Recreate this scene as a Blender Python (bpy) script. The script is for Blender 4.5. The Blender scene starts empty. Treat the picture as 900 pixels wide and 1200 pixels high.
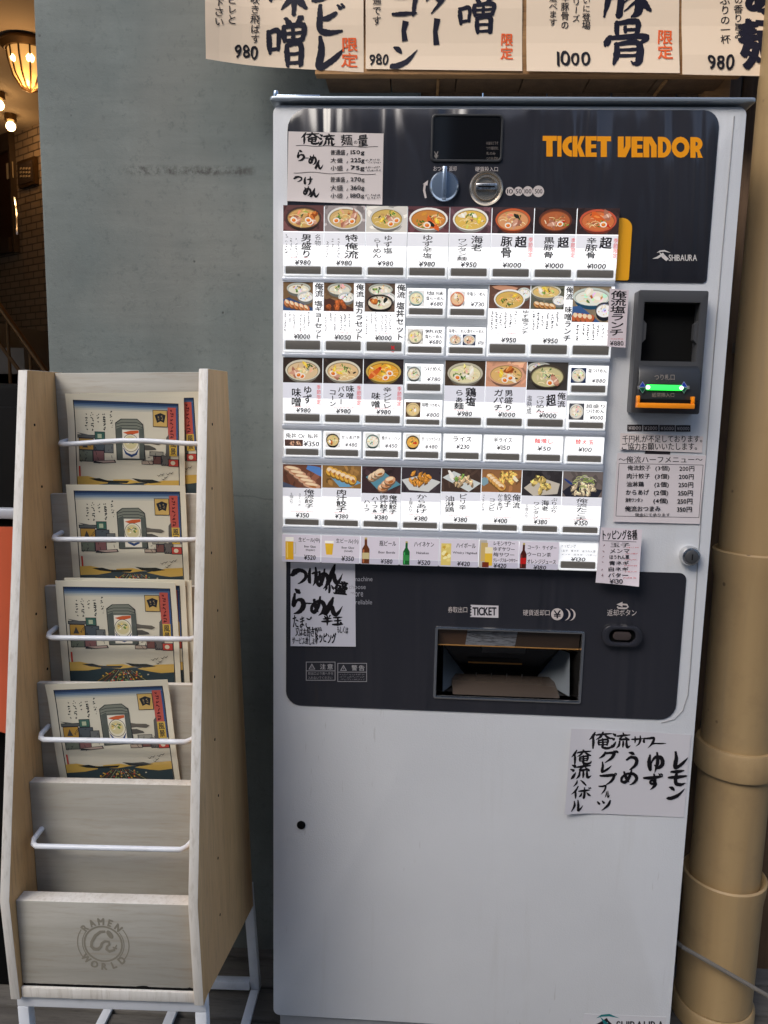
import bpy, bmesh, math, random
from mathutils import Vector, Matrix
import numpy as np
R = math.radians
SC = bpy.context.scene
COL = SC.collection

# ------------------------------------------------------------------ camera, world, sun, exposure
H, D, FPX = 1.25, 1.29, 901.0                 # camera height, distance to the machine's face, focal length in photo pixels
PITCH, YAW, ROLL = -0.14705554, 0.04602615, 0.02098897
def _axes():
    M = Matrix.Rotation(YAW, 3, 'Z') @ Matrix.Rotation(PITCH, 3, 'X')
    rt, fw, up = M @ Vector((1, 0, 0)), M @ Vector((0, 1, 0)), M @ Vector((0, 0, 1))
    c, s = math.cos(ROLL), math.sin(ROLL)
    return c*rt + s*up, fw, c*up - s*rt
RT, FW, UP = _axes()
EYE = Vector((0, -D, H))
cam = bpy.data.cameras.new('camera'); cam_o = bpy.data.objects.new('camera', cam); COL.objects.link(cam_o)
cam.sensor_fit = 'VERTICAL'; cam.sensor_height = 24; cam.lens = FPX/1200*24
cam.clip_start = .02; cam.clip_end = 500
m3 = Matrix((RT, UP, -FW)).transposed()
cam_o.matrix_world = Matrix.Translation(EYE) @ m3.to_4x4()
SC.camera = cam_o
def ray(px, py): return RT*((px-450)/FPX) + UP*((600-py)/FPX) + FW
def P(px, py, Y=0.0):                          # where the photo's pixel meets the plane y = Y
    d = ray(px, py); return EYE + d*((D+Y)/d.y)
def PZ(px, py, Z):
    d = ray(px, py); return EYE + d*((Z-H)/d.z)

SUN_EL, SUN_AZ = 42, -38                       # sun behind the viewer, to the left, veiled
world = bpy.data.worlds.new('World'); SC.world = world; world.use_nodes = True
nt = world.node_tree
sky = nt.nodes.new('ShaderNodeTexSky'); sky.sky_type = 'NISHITA'; sky.sun_disc = False
sky.sun_elevation = R(SUN_EL); sky.sun_rotation = R(180+38); sky.air_density = 1.0; sky.dust_density = 2.5; sky.ozone_density = .6
nt.links.new(sky.outputs[0], nt.nodes['Background'].inputs[0]); nt.nodes['Background'].inputs[1].default_value = .148
sun = bpy.data.lights.new('sun', 'SUN'); sun_o = bpy.data.objects.new('sun', sun); COL.objects.link(sun_o)
sun.energy = 1.15; sun.angle = R(30); sun.color = (1, .965, .91)
sd = Vector((math.sin(R(SUN_AZ))*math.cos(R(SUN_EL)), -math.cos(R(SUN_AZ))*math.cos(R(SUN_EL)), math.sin(R(SUN_EL))))
sun_o.rotation_euler = sd.to_track_quat('Z', 'Y').to_euler()
sun_o.location = (-3, -6, 6)
SC.view_settings.view_transform = 'Standard'; SC.view_settings.look = 'None'
SC.view_settings.exposure = 0.72; SC.view_settings.gamma = 1

# ------------------------------------------------------------------ helpers
def lin(c):
    return tuple(((v/255)/12.92 if v/255 <= .04045 else ((v/255+.055)/1.055)**2.4) for v in c)
def material(name, base, rough=.5, metal=0, emit=None, estr=0, coat=0, spec=.5):
    m = bpy.data.materials.new(name); m.use_nodes = True
    b = m.node_tree.nodes['Principled BSDF']
    b.inputs['Base Color'].default_value = (*base, 1); b.inputs['Roughness'].default_value = rough
    b.inputs['Metallic'].default_value = metal; b.inputs['Specular IOR Level'].default_value = spec
    b.inputs['Coat Weight'].default_value = coat
    if emit: b.inputs['Emission Color'].default_value = (*emit, 1); b.inputs['Emission Strength'].default_value = estr
    return m
class NT:                                        # tiny node-tree writer
    def __init__(s, m): s.t = m.node_tree; s.b = s.t.nodes['Principled BSDF']
    def n(s, kind, **kw):
        o = s.t.nodes.new(kind)
        for k, v in kw.items():
            if k.startswith('_'): setattr(o, k[1:], v)
            else: o.inputs[k.replace('__', ' ')].default_value = v
        return o
    def l(s, a, b): s.t.links.new(a, b)
    def coords(s, scale, rot=(0, 0, 0)):
        tc = s.n('ShaderNodeTexCoord'); mp = s.n('ShaderNodeMapping'); mp.inputs['Scale'].default_value = scale; mp.inputs['Rotation'].default_value = rot
        s.l(tc.outputs['Object'], mp.inputs[0]); return mp.outputs[0]
    def noise(s, vec, scale, detail=4, rough=.55, dist=0):
        o = s.n('ShaderNodeTexNoise', Scale=scale, Detail=detail, Roughness=rough, Distortion=dist); s.l(vec, o.inputs['Vector']); return o.outputs['Fac']
    def ramp(s, fac, stops):
        o = s.n('ShaderNodeValToRGB'); e = o.color_ramp.elements
        while len(e) < len(stops): e.new(.5)
        for el, (p, c) in zip(e, stops): el.position = p; el.color = (*c, 1) if len(c) == 3 else c
        s.l(fac, o.inputs[0]); return o.outputs[0]
    def mix(s, fac, a, b, mode='MIX'):
        o = s.n('ShaderNodeMix', _data_type='RGBA', _blend_type=mode)
        for src, i in ((fac, 0), (a, 6), (b, 7)):
            if hasattr(src, 'is_linked') or isinstance(src, bpy.types.NodeSocket): s.l(src, o.inputs[i])
            else: o.inputs[i].default_value = src if i == 0 else (*src, 1)
        return o.outputs[2]
    def bump(s, h, strength, dist=.002):
        o = s.n('ShaderNodeBump', Strength=strength, Distance=dist); s.l(h, o.inputs['Height']); s.l(o.outputs[0], s.b.inputs['Normal'])
    def rough(s, fac, a, b):
        o = s.n('ShaderNodeMapRange'); o.inputs[3].default_value = a; o.inputs[4].default_value = b; s.l(fac, o.inputs[0]); s.l(o.outputs[0], s.b.inputs['Roughness'])
    def col(s, c): s.l(c, s.b.inputs['Base Color'])
g3 = lambda v: (v, v, v)

class MB:
    def __init__(s): s.v = []; s.f = []; s.m = []
    def add(s, v, f, mi=0):
        n = len(s.v); s.v += [tuple(p) for p in v]; s.f += [tuple(i+n for i in q) for q in f]; s.m += [mi]*len(f); return s
    def box(s, x0, x1, y0, y1, z0, z1, mi=0):
        v = [(x, y, z) for z in (z0, z1) for y in (y0, y1) for x in (x0, x1)]
        return s.add(v, [(0, 2, 3, 1), (4, 5, 7, 6), (0, 1, 5, 4), (2, 6, 7, 3), (0, 4, 6, 2), (1, 3, 7, 5)], mi)
    def prism(s, pts, a, b, axis='y', mi=0):
        n = len(pts)
        mk = (lambda p, t: (p[0], t, p[1])) if axis == 'y' else ((lambda p, t: (t, p[0], p[1])) if axis == 'x' else (lambda p, t: (p[0], p[1], t)))
        v = [mk(p, a) for p in pts] + [mk(p, b) for p in pts]
        return s.add(v, [tuple(range(n)), tuple(range(2*n-1, n-1, -1))] + [(i, i+n, (i+1) % n+n, (i+1) % n) for i in range(n)], mi)
    def tube(s, pts, r, n=10, mi=0):
        pts = [Vector(p) for p in pts]; rings = []; up = None
        for i, p in enumerate(pts):
            t = (pts[min(i+1, len(pts)-1)] - pts[max(i-1, 0)]).normalized()
            if up is None: up = Vector((0, 0, 1)) if abs(t.z) < .9 else Vector((1, 0, 0))
            a = t.cross(up).normalized(); b = a.cross(t).normalized(); up = b
            rings.append([p + a*(r*math.cos(2*math.pi*k/n)) + b*(r*math.sin(2*math.pi*k/n)) for k in range(n)])
        v = [q for ring in rings for q in ring]; m = len(pts)
        f = [(i*n+k, i*n+(k+1) % n, (i+1)*n+(k+1) % n, (i+1)*n+k) for i in range(m-1) for k in range(n)]
        return s.add(v, f + [tuple(range(n-1, -1, -1)), tuple((m-1)*n+k for k in range(n))], mi)
    def lathe(s, c, prof, axis='y', n=32, mi=0):   # prof: (radius, offset along the axis)
        v = []; c = Vector(c)
        for r, h in prof:
            for k in range(n):
                a = 2*math.pi*k/n; x, y = r*math.cos(a), r*math.sin(a)
                v.append(c + (Vector((x, h, y)) if axis == 'y' else Vector((x, y, h)) if axis == 'z' else Vector((h, x, y))))
        m = len(prof)
        f = [(i*n+k, i*n+(k+1) % n, (i+1)*n+(k+1) % n, (i+1)*n+k) for i in range(m-1) for k in range(n)]
        if prof[0][0] > 1e-6: f.append(tuple(range(n)))
        if prof[-1][0] > 1e-6: f.append(tuple((m-1)*n+k for k in range(n)))
        return s.add(v, f, mi)
    def plate(s, outer, holes, y0, y1, mi=0):      # a sheet in the x-z plane with holes, from y0 (front) to y1
        bm = bmesh.new(); loops = []
        for lp in [outer]+holes:
            vs = [bm.verts.new((x, y0, z)) for x, z in lp]
            loops += [bm.edges.new((vs[i], vs[(i+1) % len(vs)])) for i in range(len(vs))]
        bmesh.ops.triangle_fill(bm, use_beauty=True, use_dissolve=False, edges=loops)
        bm.verts.index_update(); v = [q.co.copy() for q in bm.verts]; f = [[q.index for q in fc.verts] for fc in bm.faces]; bm.free()
        s.add(v, f, mi); s.add([(p.x, y1, p.z) for p in v], [q[::-1] for q in f], mi)
        for lp in [outer]+holes:
            n = len(lp); s.add([(x, y0, z) for x, z in lp]+[(x, y1, z) for x, z in lp], [(i, (i+1) % n, (i+1) % n+n, i+n) for i in range(n)], mi)
        return s
    def build(s, name, mats, parent=None, bevel=0, seg=2, smooth=True, xf=None):
        org = Vector((0, 0, 0)); p = parent
        while p is not None: org += p.location; p = p.parent
        me = bpy.data.meshes.new(name)
        vv = [tuple((xf @ Vector(q)) - org) if xf else (q[0]-org.x, q[1]-org.y, q[2]-org.z) for q in s.v]
        me.from_pydata(vv, [], s.f)
        for m in (mats if isinstance(mats, (list, tuple)) else [mats]): me.materials.append(m)
        me.polygons.foreach_set('material_index', s.m)
        bm = bmesh.new(); bm.from_mesh(me)
        bmesh.ops.remove_doubles(bm, verts=bm.verts, dist=1e-6)
        bmesh.ops.recalc_face_normals(bm, faces=bm.faces)
        if bevel:
            ed = [e for e in bm.edges if len(e.link_faces) == 2 and e.calc_face_angle(0) > .6]
            bmesh.ops.bevel(bm, geom=ed, offset=bevel, segments=seg, profile=.5, affect='EDGES', clamp_overlap=True)
        bm.to_mesh(me); bm.free()
        if smooth: me.shade_smooth(); me.set_sharp_from_angle(angle=R(38))
        o = bpy.data.objects.new(name, me); COL.objects.link(o)
        if parent: o.parent = parent
        return o
def rrect(x0, x1, z0, z1, r, n=6):                 # r: tl, tr, br, bl
    if not isinstance(r, (tuple, list)): r = (r,)*4
    pts = []
    for (cx, cz, a0, q) in ((x1-r[1], z1-r[1], 0, r[1]), (x0+r[0], z1-r[0], 90, r[0]), (x0+r[3], z0+r[3], 180, r[3]), (x1-r[2], z0+r[2], 270, r[2])):
        if q < 1e-6: pts.append((cx, cz))
        else: pts += [(cx+q*math.cos(R(a0+90*k/n)), cz+q*math.sin(R(a0+90*k/n))) for k in range(n+1)]
    return pts
def empty(name, label, cat, loc=(0, 0, 0), group=None):
    o = bpy.data.objects.new(name, None); COL.objects.link(o); o.location = loc; o.empty_display_size = .05
    return tag(o, label, cat, group)
def tag(o, label, cat, group=None):
    o['label'] = label; o['category'] = cat
    if group: o['group'] = group
    return o
def struct(o, kind='structure'): o['kind'] = kind; return o
def pl(o, label): o['label'] = label; return o

# ---- lettering: glyph meshes from Blender's own font, laid out as flat print
_G = {}
_cu = bpy.data.curves.new('lettering', 'FONT'); _cu.size = 1; _cu.resolution_u = 3
_to = bpy.data.objects.new('lettering', _cu)
def glyph(ch):
    if ch not in _G:
        _cu.body = ch
        me = bpy.data.meshes.new_from_object(_to)
        v = [(q.co.x, q.co.y) for q in me.vertices]; f = [tuple(q.vertices) for q in me.polygons]
        bpy.data.meshes.remove(me)
        if not v: v, f = [(0, 0), (.3, 0)], []
        xs = [a for a, b in v]; ys = [b for a, b in v]
        cjk = ord(ch) > 0x2E80
        _G[ch] = (v, f, 1.0 if cjk else max(xs)-min(xs)+.09, (min(xs), max(xs), min(ys), max(ys)), cjk)
    return _G[ch]
BLACK, RED = (22, 20, 24), (190, 60, 60)
class Flat:
    """flat print: coloured shapes laid on one sheet in fine layers; coordinates (u right, v down) go through mp"""
    def __init__(s, mp, nrm=(0, -1, 0), seed=0):
        s.mp = mp; s.n = Vector(nrm); s.v = []; s.f = []; s.c = []; s.k = 0; s.r = random.Random(seed); s.glow = 0
    def _put(s, pts, faces, col, glow=None):
        s.k += 1; off = s.n*(s.k*4e-6); n = len(s.v)
        s.v += [tuple(s.mp(a, b) + off) for a, b in pts]; s.f += [tuple(i+n for i in q) for q in faces]
        s.c += [(*lin(col), s.glow if glow is None else glow)]*len(faces)
    def poly(s, pts, col, glow=None): s._put(pts, [tuple(range(len(pts)))], col, glow)
    def rect(s, x0, y0, x1, y1, col, glow=None): s.poly([(x0, y0), (x1, y0), (x1, y1), (x0, y1)], col, glow)
    def ell(s, cx, cy, rx, ry, col, n=18, rot=0, glow=None):
        c, q = math.cos(rot), math.sin(rot)
        s.poly([(cx+rx*math.cos(a)*c-ry*math.sin(a)*q, cy+rx*math.cos(a)*q+ry*math.sin(a)*c) for a in (2*math.pi*k/n for k in range(n))], col, glow)
    def blob(s, cx, cy, rx, ry, col, n=9, j=.3, rot=0, glow=None):
        c, q = math.cos(rot), math.sin(rot); pts = []
        for k in range(n):
            a = 2*math.pi*k/n; e = 1+s.r.uniform(-j, j); x, y = rx*e*math.cos(a), ry*e*math.sin(a); pts.append((cx+x*c-y*q, cy+x*q+y*c))
        s.poly(pts, col, glow)
    def line(s, pts, w, col, glow=None):
        L, Rr = [], []
        for i, (x, y) in enumerate(pts):
            a = pts[max(i-1, 0)]; b = pts[min(i+1, len(pts)-1)]; dx, dy = b[0]-a[0], b[1]-a[1]; d = math.hypot(dx, dy) or 1
            ww = w[i] if isinstance(w, (list, tuple)) else w
            L.append((x-dy/d*ww/2, y+dx/d*ww/2)); Rr.append((x+dy/d*ww/2, y-dx/d*ww/2))
        n = len(pts); s._put(L+Rr, [(i, i+1, n+i+1, n+i) for i in range(n-1)], col, glow)
    def frame(s, x0, y0, x1, y1, w, col):
        s.rect(x0, y0, x1, y0+w, col); s.rect(x0, y1-w, x1, y1, col); s.rect(x0, y0+w, x0+w, y1-w, col); s.rect(x1-w, y0+w, x1, y1-w, col)
    def _chars(s, items, col, bold, jit, glow, wave=0, shear=0):   # items: (ch, x0, y0, w, h) em boxes in map units
        B = {0: [(0, 0)], 1: [(0, 0), (1, .4)], 2: [(-.7, -.4), (.7, .4), (.1, -.6), (-.1, .6)], 3: [(-1, -.6), (1, .5), (0, -1), (.1, 1), (.8, -.7), (-.7, .8)],
             4: [(-1.7, -1.1), (1.7, 1.1), (-.9, -.6), (.9, .6), (-.2, -1), (.2, 1), (.9, -.2), (-.9, .2)]}
        for (ch, x, y, w, h, vert) in items:
            if ch == ' ' or ch == '　': continue
            v, f, adv, bb, cjk = glyph(ch)
            a = s.r.uniform(-jit, jit)*.12; sx = 1+s.r.uniform(-jit, jit)*.1; c, q = math.cos(a), math.sin(a)
            p1, p2 = s.r.uniform(0, 6), s.r.uniform(0, 6)
            d = abs(h if not vert else min(w, h))*.028
            rot = vert and ch in 'ー～-()（）'
            pts = []
            for gx, gy in v:
                if cjk or vert: ex, ey = (gx, gy+.12) if cjk else (gx-bb[0]+(1-(bb[1]-bb[0]))/2, gy+.12)
                else: ex, ey = (gx-bb[0])/max(adv, .01), gy+.12
                ex -= .5; ey = .5-ey
                ex -= shear*ey
                if rot: ex, ey = -ey, ex
                if wave: ex, ey = ex+wave*.035*math.sin(5*ey+p1), ey+wave*.035*math.sin(5*ex+p2)
                ex, ey = (ex*c-ey*q)*sx, (ex*q+ey*c)*sx
                pts.append((x+w*(.5+ex), y+h*(.5+ey)))
            for ox, oy in B[bold]: s._put([(px+ox*d, py+oy*d) for px, py in pts], f, col, glow)
    def ht(s, txt, x0, y0, x1, y1, col=BLACK, bold=0, jit=0, glow=None, rise=0, wave=0, shear=0):
        """horizontal line whose ink fills x0..x1, y0..y1"""
        adv = []
        for ch in txt: adv.append(.35 if ch == ' ' else glyph(ch)[2])
        x = 0; ink = [1e9, -1e9, 1e9, -1e9]; pos = []
        for ch, a in zip(txt, adv):
            pos.append(x)
            if ch != ' ':
                v, f, ad, bb, cjk = glyph(ch); o = x if cjk else x-bb[0]
                ink = [min(ink[0], o+bb[0]), max(ink[1], o+bb[1]), min(ink[2], bb[2]), max(ink[3], bb[3])]
            x += a
        kx = (x1-x0)/max(ink[1]-ink[0], .01); ky = (y1-y0)/max(ink[3]-ink[2], .01)
        items = []
        for i, (ch, a, q) in enumerate(zip(txt, adv, pos)):
            items.append((ch, x0+(q-ink[0])*kx, y1-(.88-ink[2])*ky + rise*(i/max(len(txt)-1, 1)), a*kx, ky, False))
        s._chars(items, col, bold, jit, glow, wave, shear)
    def vt(s, txt, x0, y0, x1, y1, col=BLACK, bold=0, jit=0, glow=None, wave=0):
        h = (y1-y0)/len(txt)
        s._chars([(ch, x0, y0+i*h, x1-x0, h, True) for i, ch in enumerate(txt)], col, bold, jit, glow, wave)
    def scrib(s, x0, y0, x1, y1, col=BLACK, w=.35):      # writing too small to read: rows of fine pen marks
        vert = (y1-y0) > (x1-x0); L = max(y1-y0, x1-x0); T = min(y1-y0, x1-x0); q = 0
        while q < L-T*.3:
            for _ in range(2):
                a, b = q+s.r.uniform(0, .75)*T, s.r.uniform(0, 1)*T; c, d = q+s.r.uniform(0, .75)*T, s.r.uniform(0, 1)*T
                pts = [(x0+b, y0+a), (x0+d, y0+c)] if vert else [(x0+a, y0+b), (x0+c, y0+d)]
                s.line(pts, w*1.5, col)
            q += T*s.r.uniform(.8, 1.05)
    def build(s, name, parent=None, mat=None, back=None, thick=0.0003, xf=None, origin=None):
        """back: outline of the sheet (u,v) that gets a real thickness behind the print"""
        v, f, c = list(s.v), list(s.f), list(s.c)
        if back:
            n = len(v); k = len(back)
            v += [tuple(s.mp(a, b)) for a, b in back] + [tuple(s.mp(a, b)-s.n*thick) for a, b in back]
            fs = [tuple(range(k)), tuple(range(2*k-1, k-1, -1))] + [(i, i+k, (i+1) % k+k, (i+1) % k) for i in range(k)]
            f += [tuple(i+n for i in q) for q in fs]; c += [(*lin(s.paper), s.glow)]*len(fs)
        org = Vector(origin) if origin is not None else Vector((0, 0, 0)); p = parent
        while p is not None: org += p.location; p = p.parent
        me = bpy.data.meshes.new(name); me.from_pydata([tuple(Vector(q)-org) for q in v], [], f)
        at = me.color_attributes.new('ink', 'FLOAT_COLOR', 'CORNER')
        arr = np.repeat(np.array(c, dtype=np.float32), [len(q) for q in f], axis=0).ravel()
        at.data.foreach_set('color', arr)
        me.materials.append(mat or M['print'])
        o = bpy.data.objects.new(name, me); COL.objects.link(o)
        if origin is not None: o.location = origin
        if parent: o.parent = parent
        return o
def on_face(Y): return lambda u, v: P(u, v, Y)       # print laid out in the photo's own pixels, on the machine's real face
def sheet(name, corners, Y, paper, seed=0, bow=None):
    F = Flat(on_face(Y), seed=seed); F.paper = paper; F.corners = corners; F.poly(corners, paper); return F

# brush kana and kanji as strokes: points x, y, width in a unit box
BS = {
 'つ': '.04,.42,.13 .2,.22,.2 .5,.12,.13 .82,.28,.12 .84,.6,.11 .6,.86,.08 .36,.98,.02',
 'け': '.16,.08,.06 .08,.4,.13 .12,.82,.12 .24,.66,.02|.4,.34,.07 .68,.3,.1 .98,.26,.04|.7,.02,.06 .74,.4,.13 .66,.76,.1 .44,1,.02',
 'め': '.24,.16,.07 .34,.5,.13 .52,.82,.03|.66,.02,.05 .56,.42,.12 .3,.8,.13 .08,.74,.1 .14,.46,.1 .46,.26,.09 .8,.3,.13 .96,.56,.13 .82,.84,.1 .56,1,.02',
 'ん': '.5,.0,.06 .34,.42,.16 .06,.98,.13 .3,.58,.07 .46,.52,.1 .5,.78,.13 .64,.96,.12 .82,.8,.08 1,.46,.01',
 'ら': '.3,.02,.05 .46,.1,.13 .62,.16,.06|.24,.2,.06 .18,.44,.1 .16,.66,.12 .4,.46,.08 .74,.46,.13 .86,.68,.14 .62,.9,.12 .2,1,.03',
 'ー': '.0,.5,.4 .2,.44,.3 .6,.5,.34 1,.42,.1',
 'レ': '.2,.0,.08 .24,.4,.15 .16,.9,.17 .3,.94,.14 .7,.66,.12 1,.34,.02',
 'モ': '.14,.14,.07 .5,.12,.13 .86,.06,.05|.0,.5,.07 .5,.46,.14 1,.4,.07|.48,.14,.08 .4,.5,.13 .42,.86,.14 .68,.94,.12 .94,.84,.03',
 'ン': '.06,.12,.06 .22,.2,.15 .34,.34,.08|.0,.94,.14 .2,.92,.16 .6,.7,.13 1,.22,.02',
 'ゆ': '.16,.12,.06 .1,.5,.14 .18,.86,.11 .24,.5,.06 .5,.22,.11 .84,.26,.14 .92,.56,.14 .66,.76,.1 .44,.62,.05|.6,.0,.06 .62,.5,.13 .44,1,.02',
 'ず': '.0,.26,.08 .5,.24,.13 1,.16,.05|.54,.02,.06 .58,.4,.12 .52,.62,.1 .34,.58,.09 .36,.44,.08 .56,.46,.08 .6,.7,.12 .34,1,.02|.8,.0,.04 .86,.08,.07|.92,.0,.04 .98,.06,.06',
 'う': '.36,.02,.06 .56,.06,.14 .7,.12,.06|.16,.44,.08 .5,.28,.12 .86,.4,.15 .82,.7,.13 .5,.94,.08 .36,1,.02',
 'グ': '.36,.06,.07 .26,.34,.12 .02,.58,.03|.36,.16,.08 .82,.14,.14 .72,.56,.13 .34,.98,.03|.84,-.04,.06 .92,.07,.12|.96,-.06,.06 1.04,.04,.11',
 'プ': '.04,.24,.08 .46,.22,.13 .84,.2,.13 .72,.62,.12 .34,1,.03|.86,.1,.04 .94,.04,.05 1,.1,.05 .94,.18,.05 .86,.12,.04',
 'フ': '.04,.14,.09 .5,.14,.14 .92,.1,.13 .78,.56,.13 .36,1,.03',
 'ル': '.3,.06,.06 .3,.5,.13 .04,.96,.03|.6,.0,.07 .62,.5,.14 .6,.92,.13 .8,.78,.1 1,.5,.02',
 'ツ': '.06,.2,.06 .16,.38,.14|.4,.14,.06 .5,.32,.13|.96,.1,.07 .8,.52,.14 .34,1,.02',
 'サ': '.0,.34,.08 .5,.32,.12 1,.26,.05|.28,.08,.06 .3,.36,.13 .28,.64,.06|.74,.0,.06 .74,.4,.13 .62,.76,.1 .34,1,.02',
 'ワ': '.14,.12,.06 .12,.42,.14 .2,.5,.05|.14,.16,.08 .56,.14,.12 .94,.12,.14 .82,.56,.13 .44,1,.02',
 'ハ': '.32,.14,.06 .26,.5,.14 .02,.94,.03|.6,.12,.05 .8,.46,.14 1,.86,.09',
 'イ': '.86,.0,.08 .54,.36,.13 .04,.62,.03|.56,.34,.08 .56,.7,.14 .54,1,.07',
 'ボ': '.04,.3,.07 .46,.28,.12 .9,.24,.05|.48,.02,.06 .48,.5,.13 .42,.94,.12 .34,.84,.03|.26,.5,.06 .18,.7,.12 .04,.84,.03|.66,.48,.05 .8,.66,.12 .94,.76,.06|.8,.02,.04 .86,.1,.07|.92,.0,.04 .98,.08,.06',
 'シ': '.1,.08,.06 .28,.18,.14|.0,.38,.06 .2,.46,.13|.02,.94,.12 .3,.86,.14 .68,.6,.12 1,.22,.02',
 'ビ': '.2,.04,.07 .2,.4,.13 .2,.84,.13 .5,.94,.13 .9,.88,.05|.72,.3,.08 .46,.46,.12 .2,.52,.06|.78,.04,.05 .86,.14,.08|.9,.0,.05 .98,.1,.07',
 'コ': '.04,.16,.08 .5,.14,.12 .9,.12,.13 .88,.5,.12 .84,.88,.1|.02,.88,.08 .4,.86,.12 .94,.82,.06',
 'タ': '.42,.0,.07 .3,.3,.12 .02,.6,.03|.38,.16,.07 .9,.14,.13 .76,.56,.12 .26,1,.03|.36,.42,.06 .62,.6,.11',
 'バ': '.26,.2,.06 .2,.54,.14 .0,.92,.03|.56,.18,.05 .76,.5,.14 .96,.88,.08|.78,.0,.05 .84,.1,.08|.9,.0,.05 .98,.08,.07',
 '小': '.5,.0,.07 .52,.5,.14 .48,.94,.11 .38,.84,.02|.22,.3,.06 .16,.56,.13 .02,.76,.04|.74,.28,.05 .9,.5,.13 1,.66,.06',
 '半': '.24,.06,.05 .34,.24,.11|.78,.0,.08 .66,.22,.04|.14,.36,.07 .5,.34,.1 .88,.3,.05|.0,.62,.08 .5,.6,.13 1,.56,.05|.5,.04,.07 .52,.5,.13 .5,1,.05',
 '玉': '.1,.12,.07 .5,.1,.11 .9,.06,.05|.16,.48,.07 .5,.46,.1 .84,.42,.05|.0,.92,.09 .5,.9,.14 1,.86,.06|.5,.1,.07 .5,.5,.12 .48,.9,.08|.68,.6,.04 .82,.74,.11',
 '俺': '.26,.0,.05 .16,.24,.1 .0,.46,.02|.17,.26,.06 .18,.62,.1 .16,1,.05|.32,.16,.06 .64,.12,.08 1,.08,.04|.62,.0,.06 .5,.28,.08 .3,.46,.02|.68,.14,.05 .84,.32,.09 .98,.4,.05|.42,.48,.05 .42,.68,.08 .42,.8,.04|.44,.5,.06 .82,.46,.08 .8,.78,.07|.44,.63,.05 .8,.61,.05|.44,.78,.05 .8,.76,.05|.6,.4,.05 .62,.7,.08 .6,.92,.09 .8,1,.09 .98,.92,.07 1,.78,.02',
 '流': '.08,.04,.05 .2,.14,.11|.0,.32,.05 .14,.42,.11|.0,.98,.03 .12,.82,.12 .24,.56,.03|.3,.2,.06 .64,.16,.09 .98,.12,.04|.62,.0,.05 .66,.12,.08|.6,.2,.05 .44,.42,.08 .84,.38,.08|.74,.28,.05 .9,.44,.09|.44,.54,.06 .4,.8,.09 .26,1,.02|.62,.54,.06 .62,.74,.09 .6,.92,.05|.8,.5,.06 .8,.78,.1 .86,.94,.1 1,.82,.02',
 '味': '.06,.3,.06 .06,.5,.09 .08,.72,.05|.07,.32,.06 .34,.28,.08 .32,.66,.06|.08,.66,.06 .32,.63,.05|.48,.24,.06 .7,.22,.09 .92,.18,.05|.4,.48,.07 .7,.45,.11 1,.42,.05|.7,.0,.07 .71,.5,.12 .69,1,.06|.68,.5,.05 .56,.72,.09 .36,.9,.02|.72,.5,.05 .86,.72,.12 1,.86,.06',
 '噌': '.02,.3,.06 .03,.5,.09 .05,.74,.05|.03,.32,.06 .28,.28,.08 .27,.66,.06|.05,.67,.06 .27,.64,.05|.48,.02,.05 .56,.12,.1|.88,.0,.08 .76,.12,.04|.42,.2,.06 .42,.36,.09 .44,.5,.05|.42,.2,.06 .94,.16,.09 .92,.46,.07|.67,.18,.05 .67,.46,.07|.44,.34,.05 .9,.31,.05|.44,.48,.05 .92,.45,.06|.5,.58,.06 .5,.78,.09 .52,1,.06|.5,.58,.06 .86,.55,.09 .86,.98,.08|.53,.76,.05 .84,.74,.05|.53,.95,.05 .84,.93,.06',
 '骨': '.28,.04,.06 .28,.2,.08 .3,.36,.04|.28,.05,.06 .72,.02,.09 .7,.34,.06|.46,.14,.05 .47,.24,.05|.47,.2,.05 .68,.19,.05|.12,.36,.07 .06,.5,.1 .02,.56,.03|.12,.39,.06 .9,.34,.09 .8,.5,.05|.28,.52,.06 .27,.76,.1 .2,1,.04|.28,.53,.06 .74,.5,.09 .75,.9,.11 .64,.98,.05 .58,.92,.02|.3,.66,.05 .73,.64,.05|.3,.8,.05 .73,.78,.05',
 '豚': '.1,.06,.06 .1,.5,.1 .0,.98,.03|.1,.08,.06 .34,.06,.08 .34,.9,.1 .26,.94,.03|.12,.32,.05 .33,.31,.05|.12,.56,.05 .33,.55,.05|.44,.12,.06 .7,.1,.09 .98,.06,.04|.68,.12,.05 .58,.32,.07 .42,.44,.02|.54,.34,.06 .74,.56,.11 .74,.86,.12 .6,.98,.03|.66,.46,.05 .42,.68,.02|.74,.6,.05 .44,.86,.02|.9,.3,.06 .76,.44,.02|.72,.44,.05 .86,.68,.1 1,.84,.05'}
def brush(F, ch, x0, y0, x1, y1, col=BLACK, fat=1.0):
    if ch not in BS: return F.ht(ch, x0, y0, x1, y1, col, 4, 1, wave=1)
    W, Hh = x1-x0, y1-y0; k = (abs(W)*abs(Hh))**.5 if ch != 'ー' else min(W, Hh)
    for st in BS[ch].split('|'):
        q = [tuple(float(t) for t in p.split(',')) for p in st.split()]; out = []
        q = [q[0]]+q+[q[-1]]
        for i in range(1, len(q)-2):
            for t in (np.linspace(0, 1, 8)[:-1] if i < len(q)-3 else np.linspace(0, 1, 8)):
                a, b, c, d = (np.array(q[j]) for j in (i-1, i, i+1, i+2))
                out.append(.5*((2*b)+(c-a)*t+(2*a-5*b+4*c-d)*t*t+(3*b-a-3*c+d)*t**3))
        pts = [(x0+p[0]*W+F.r.uniform(-.006, .006)*k, y0+p[1]*Hh+F.r.uniform(-.006, .006)*k) for p in out]
        ws = [max(p[2], .008)*k*fat*F.r.uniform(.92, 1.08) for p in out]
        F.line(pts, ws, col); F.blob(pts[0][0], pts[0][1], ws[0]*.62, ws[0]*.5, col, 8, .25); F.blob(pts[-1][0], pts[-1][1], ws[-1]*.5, ws[-1]*.5, col, 6, .3)
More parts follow.
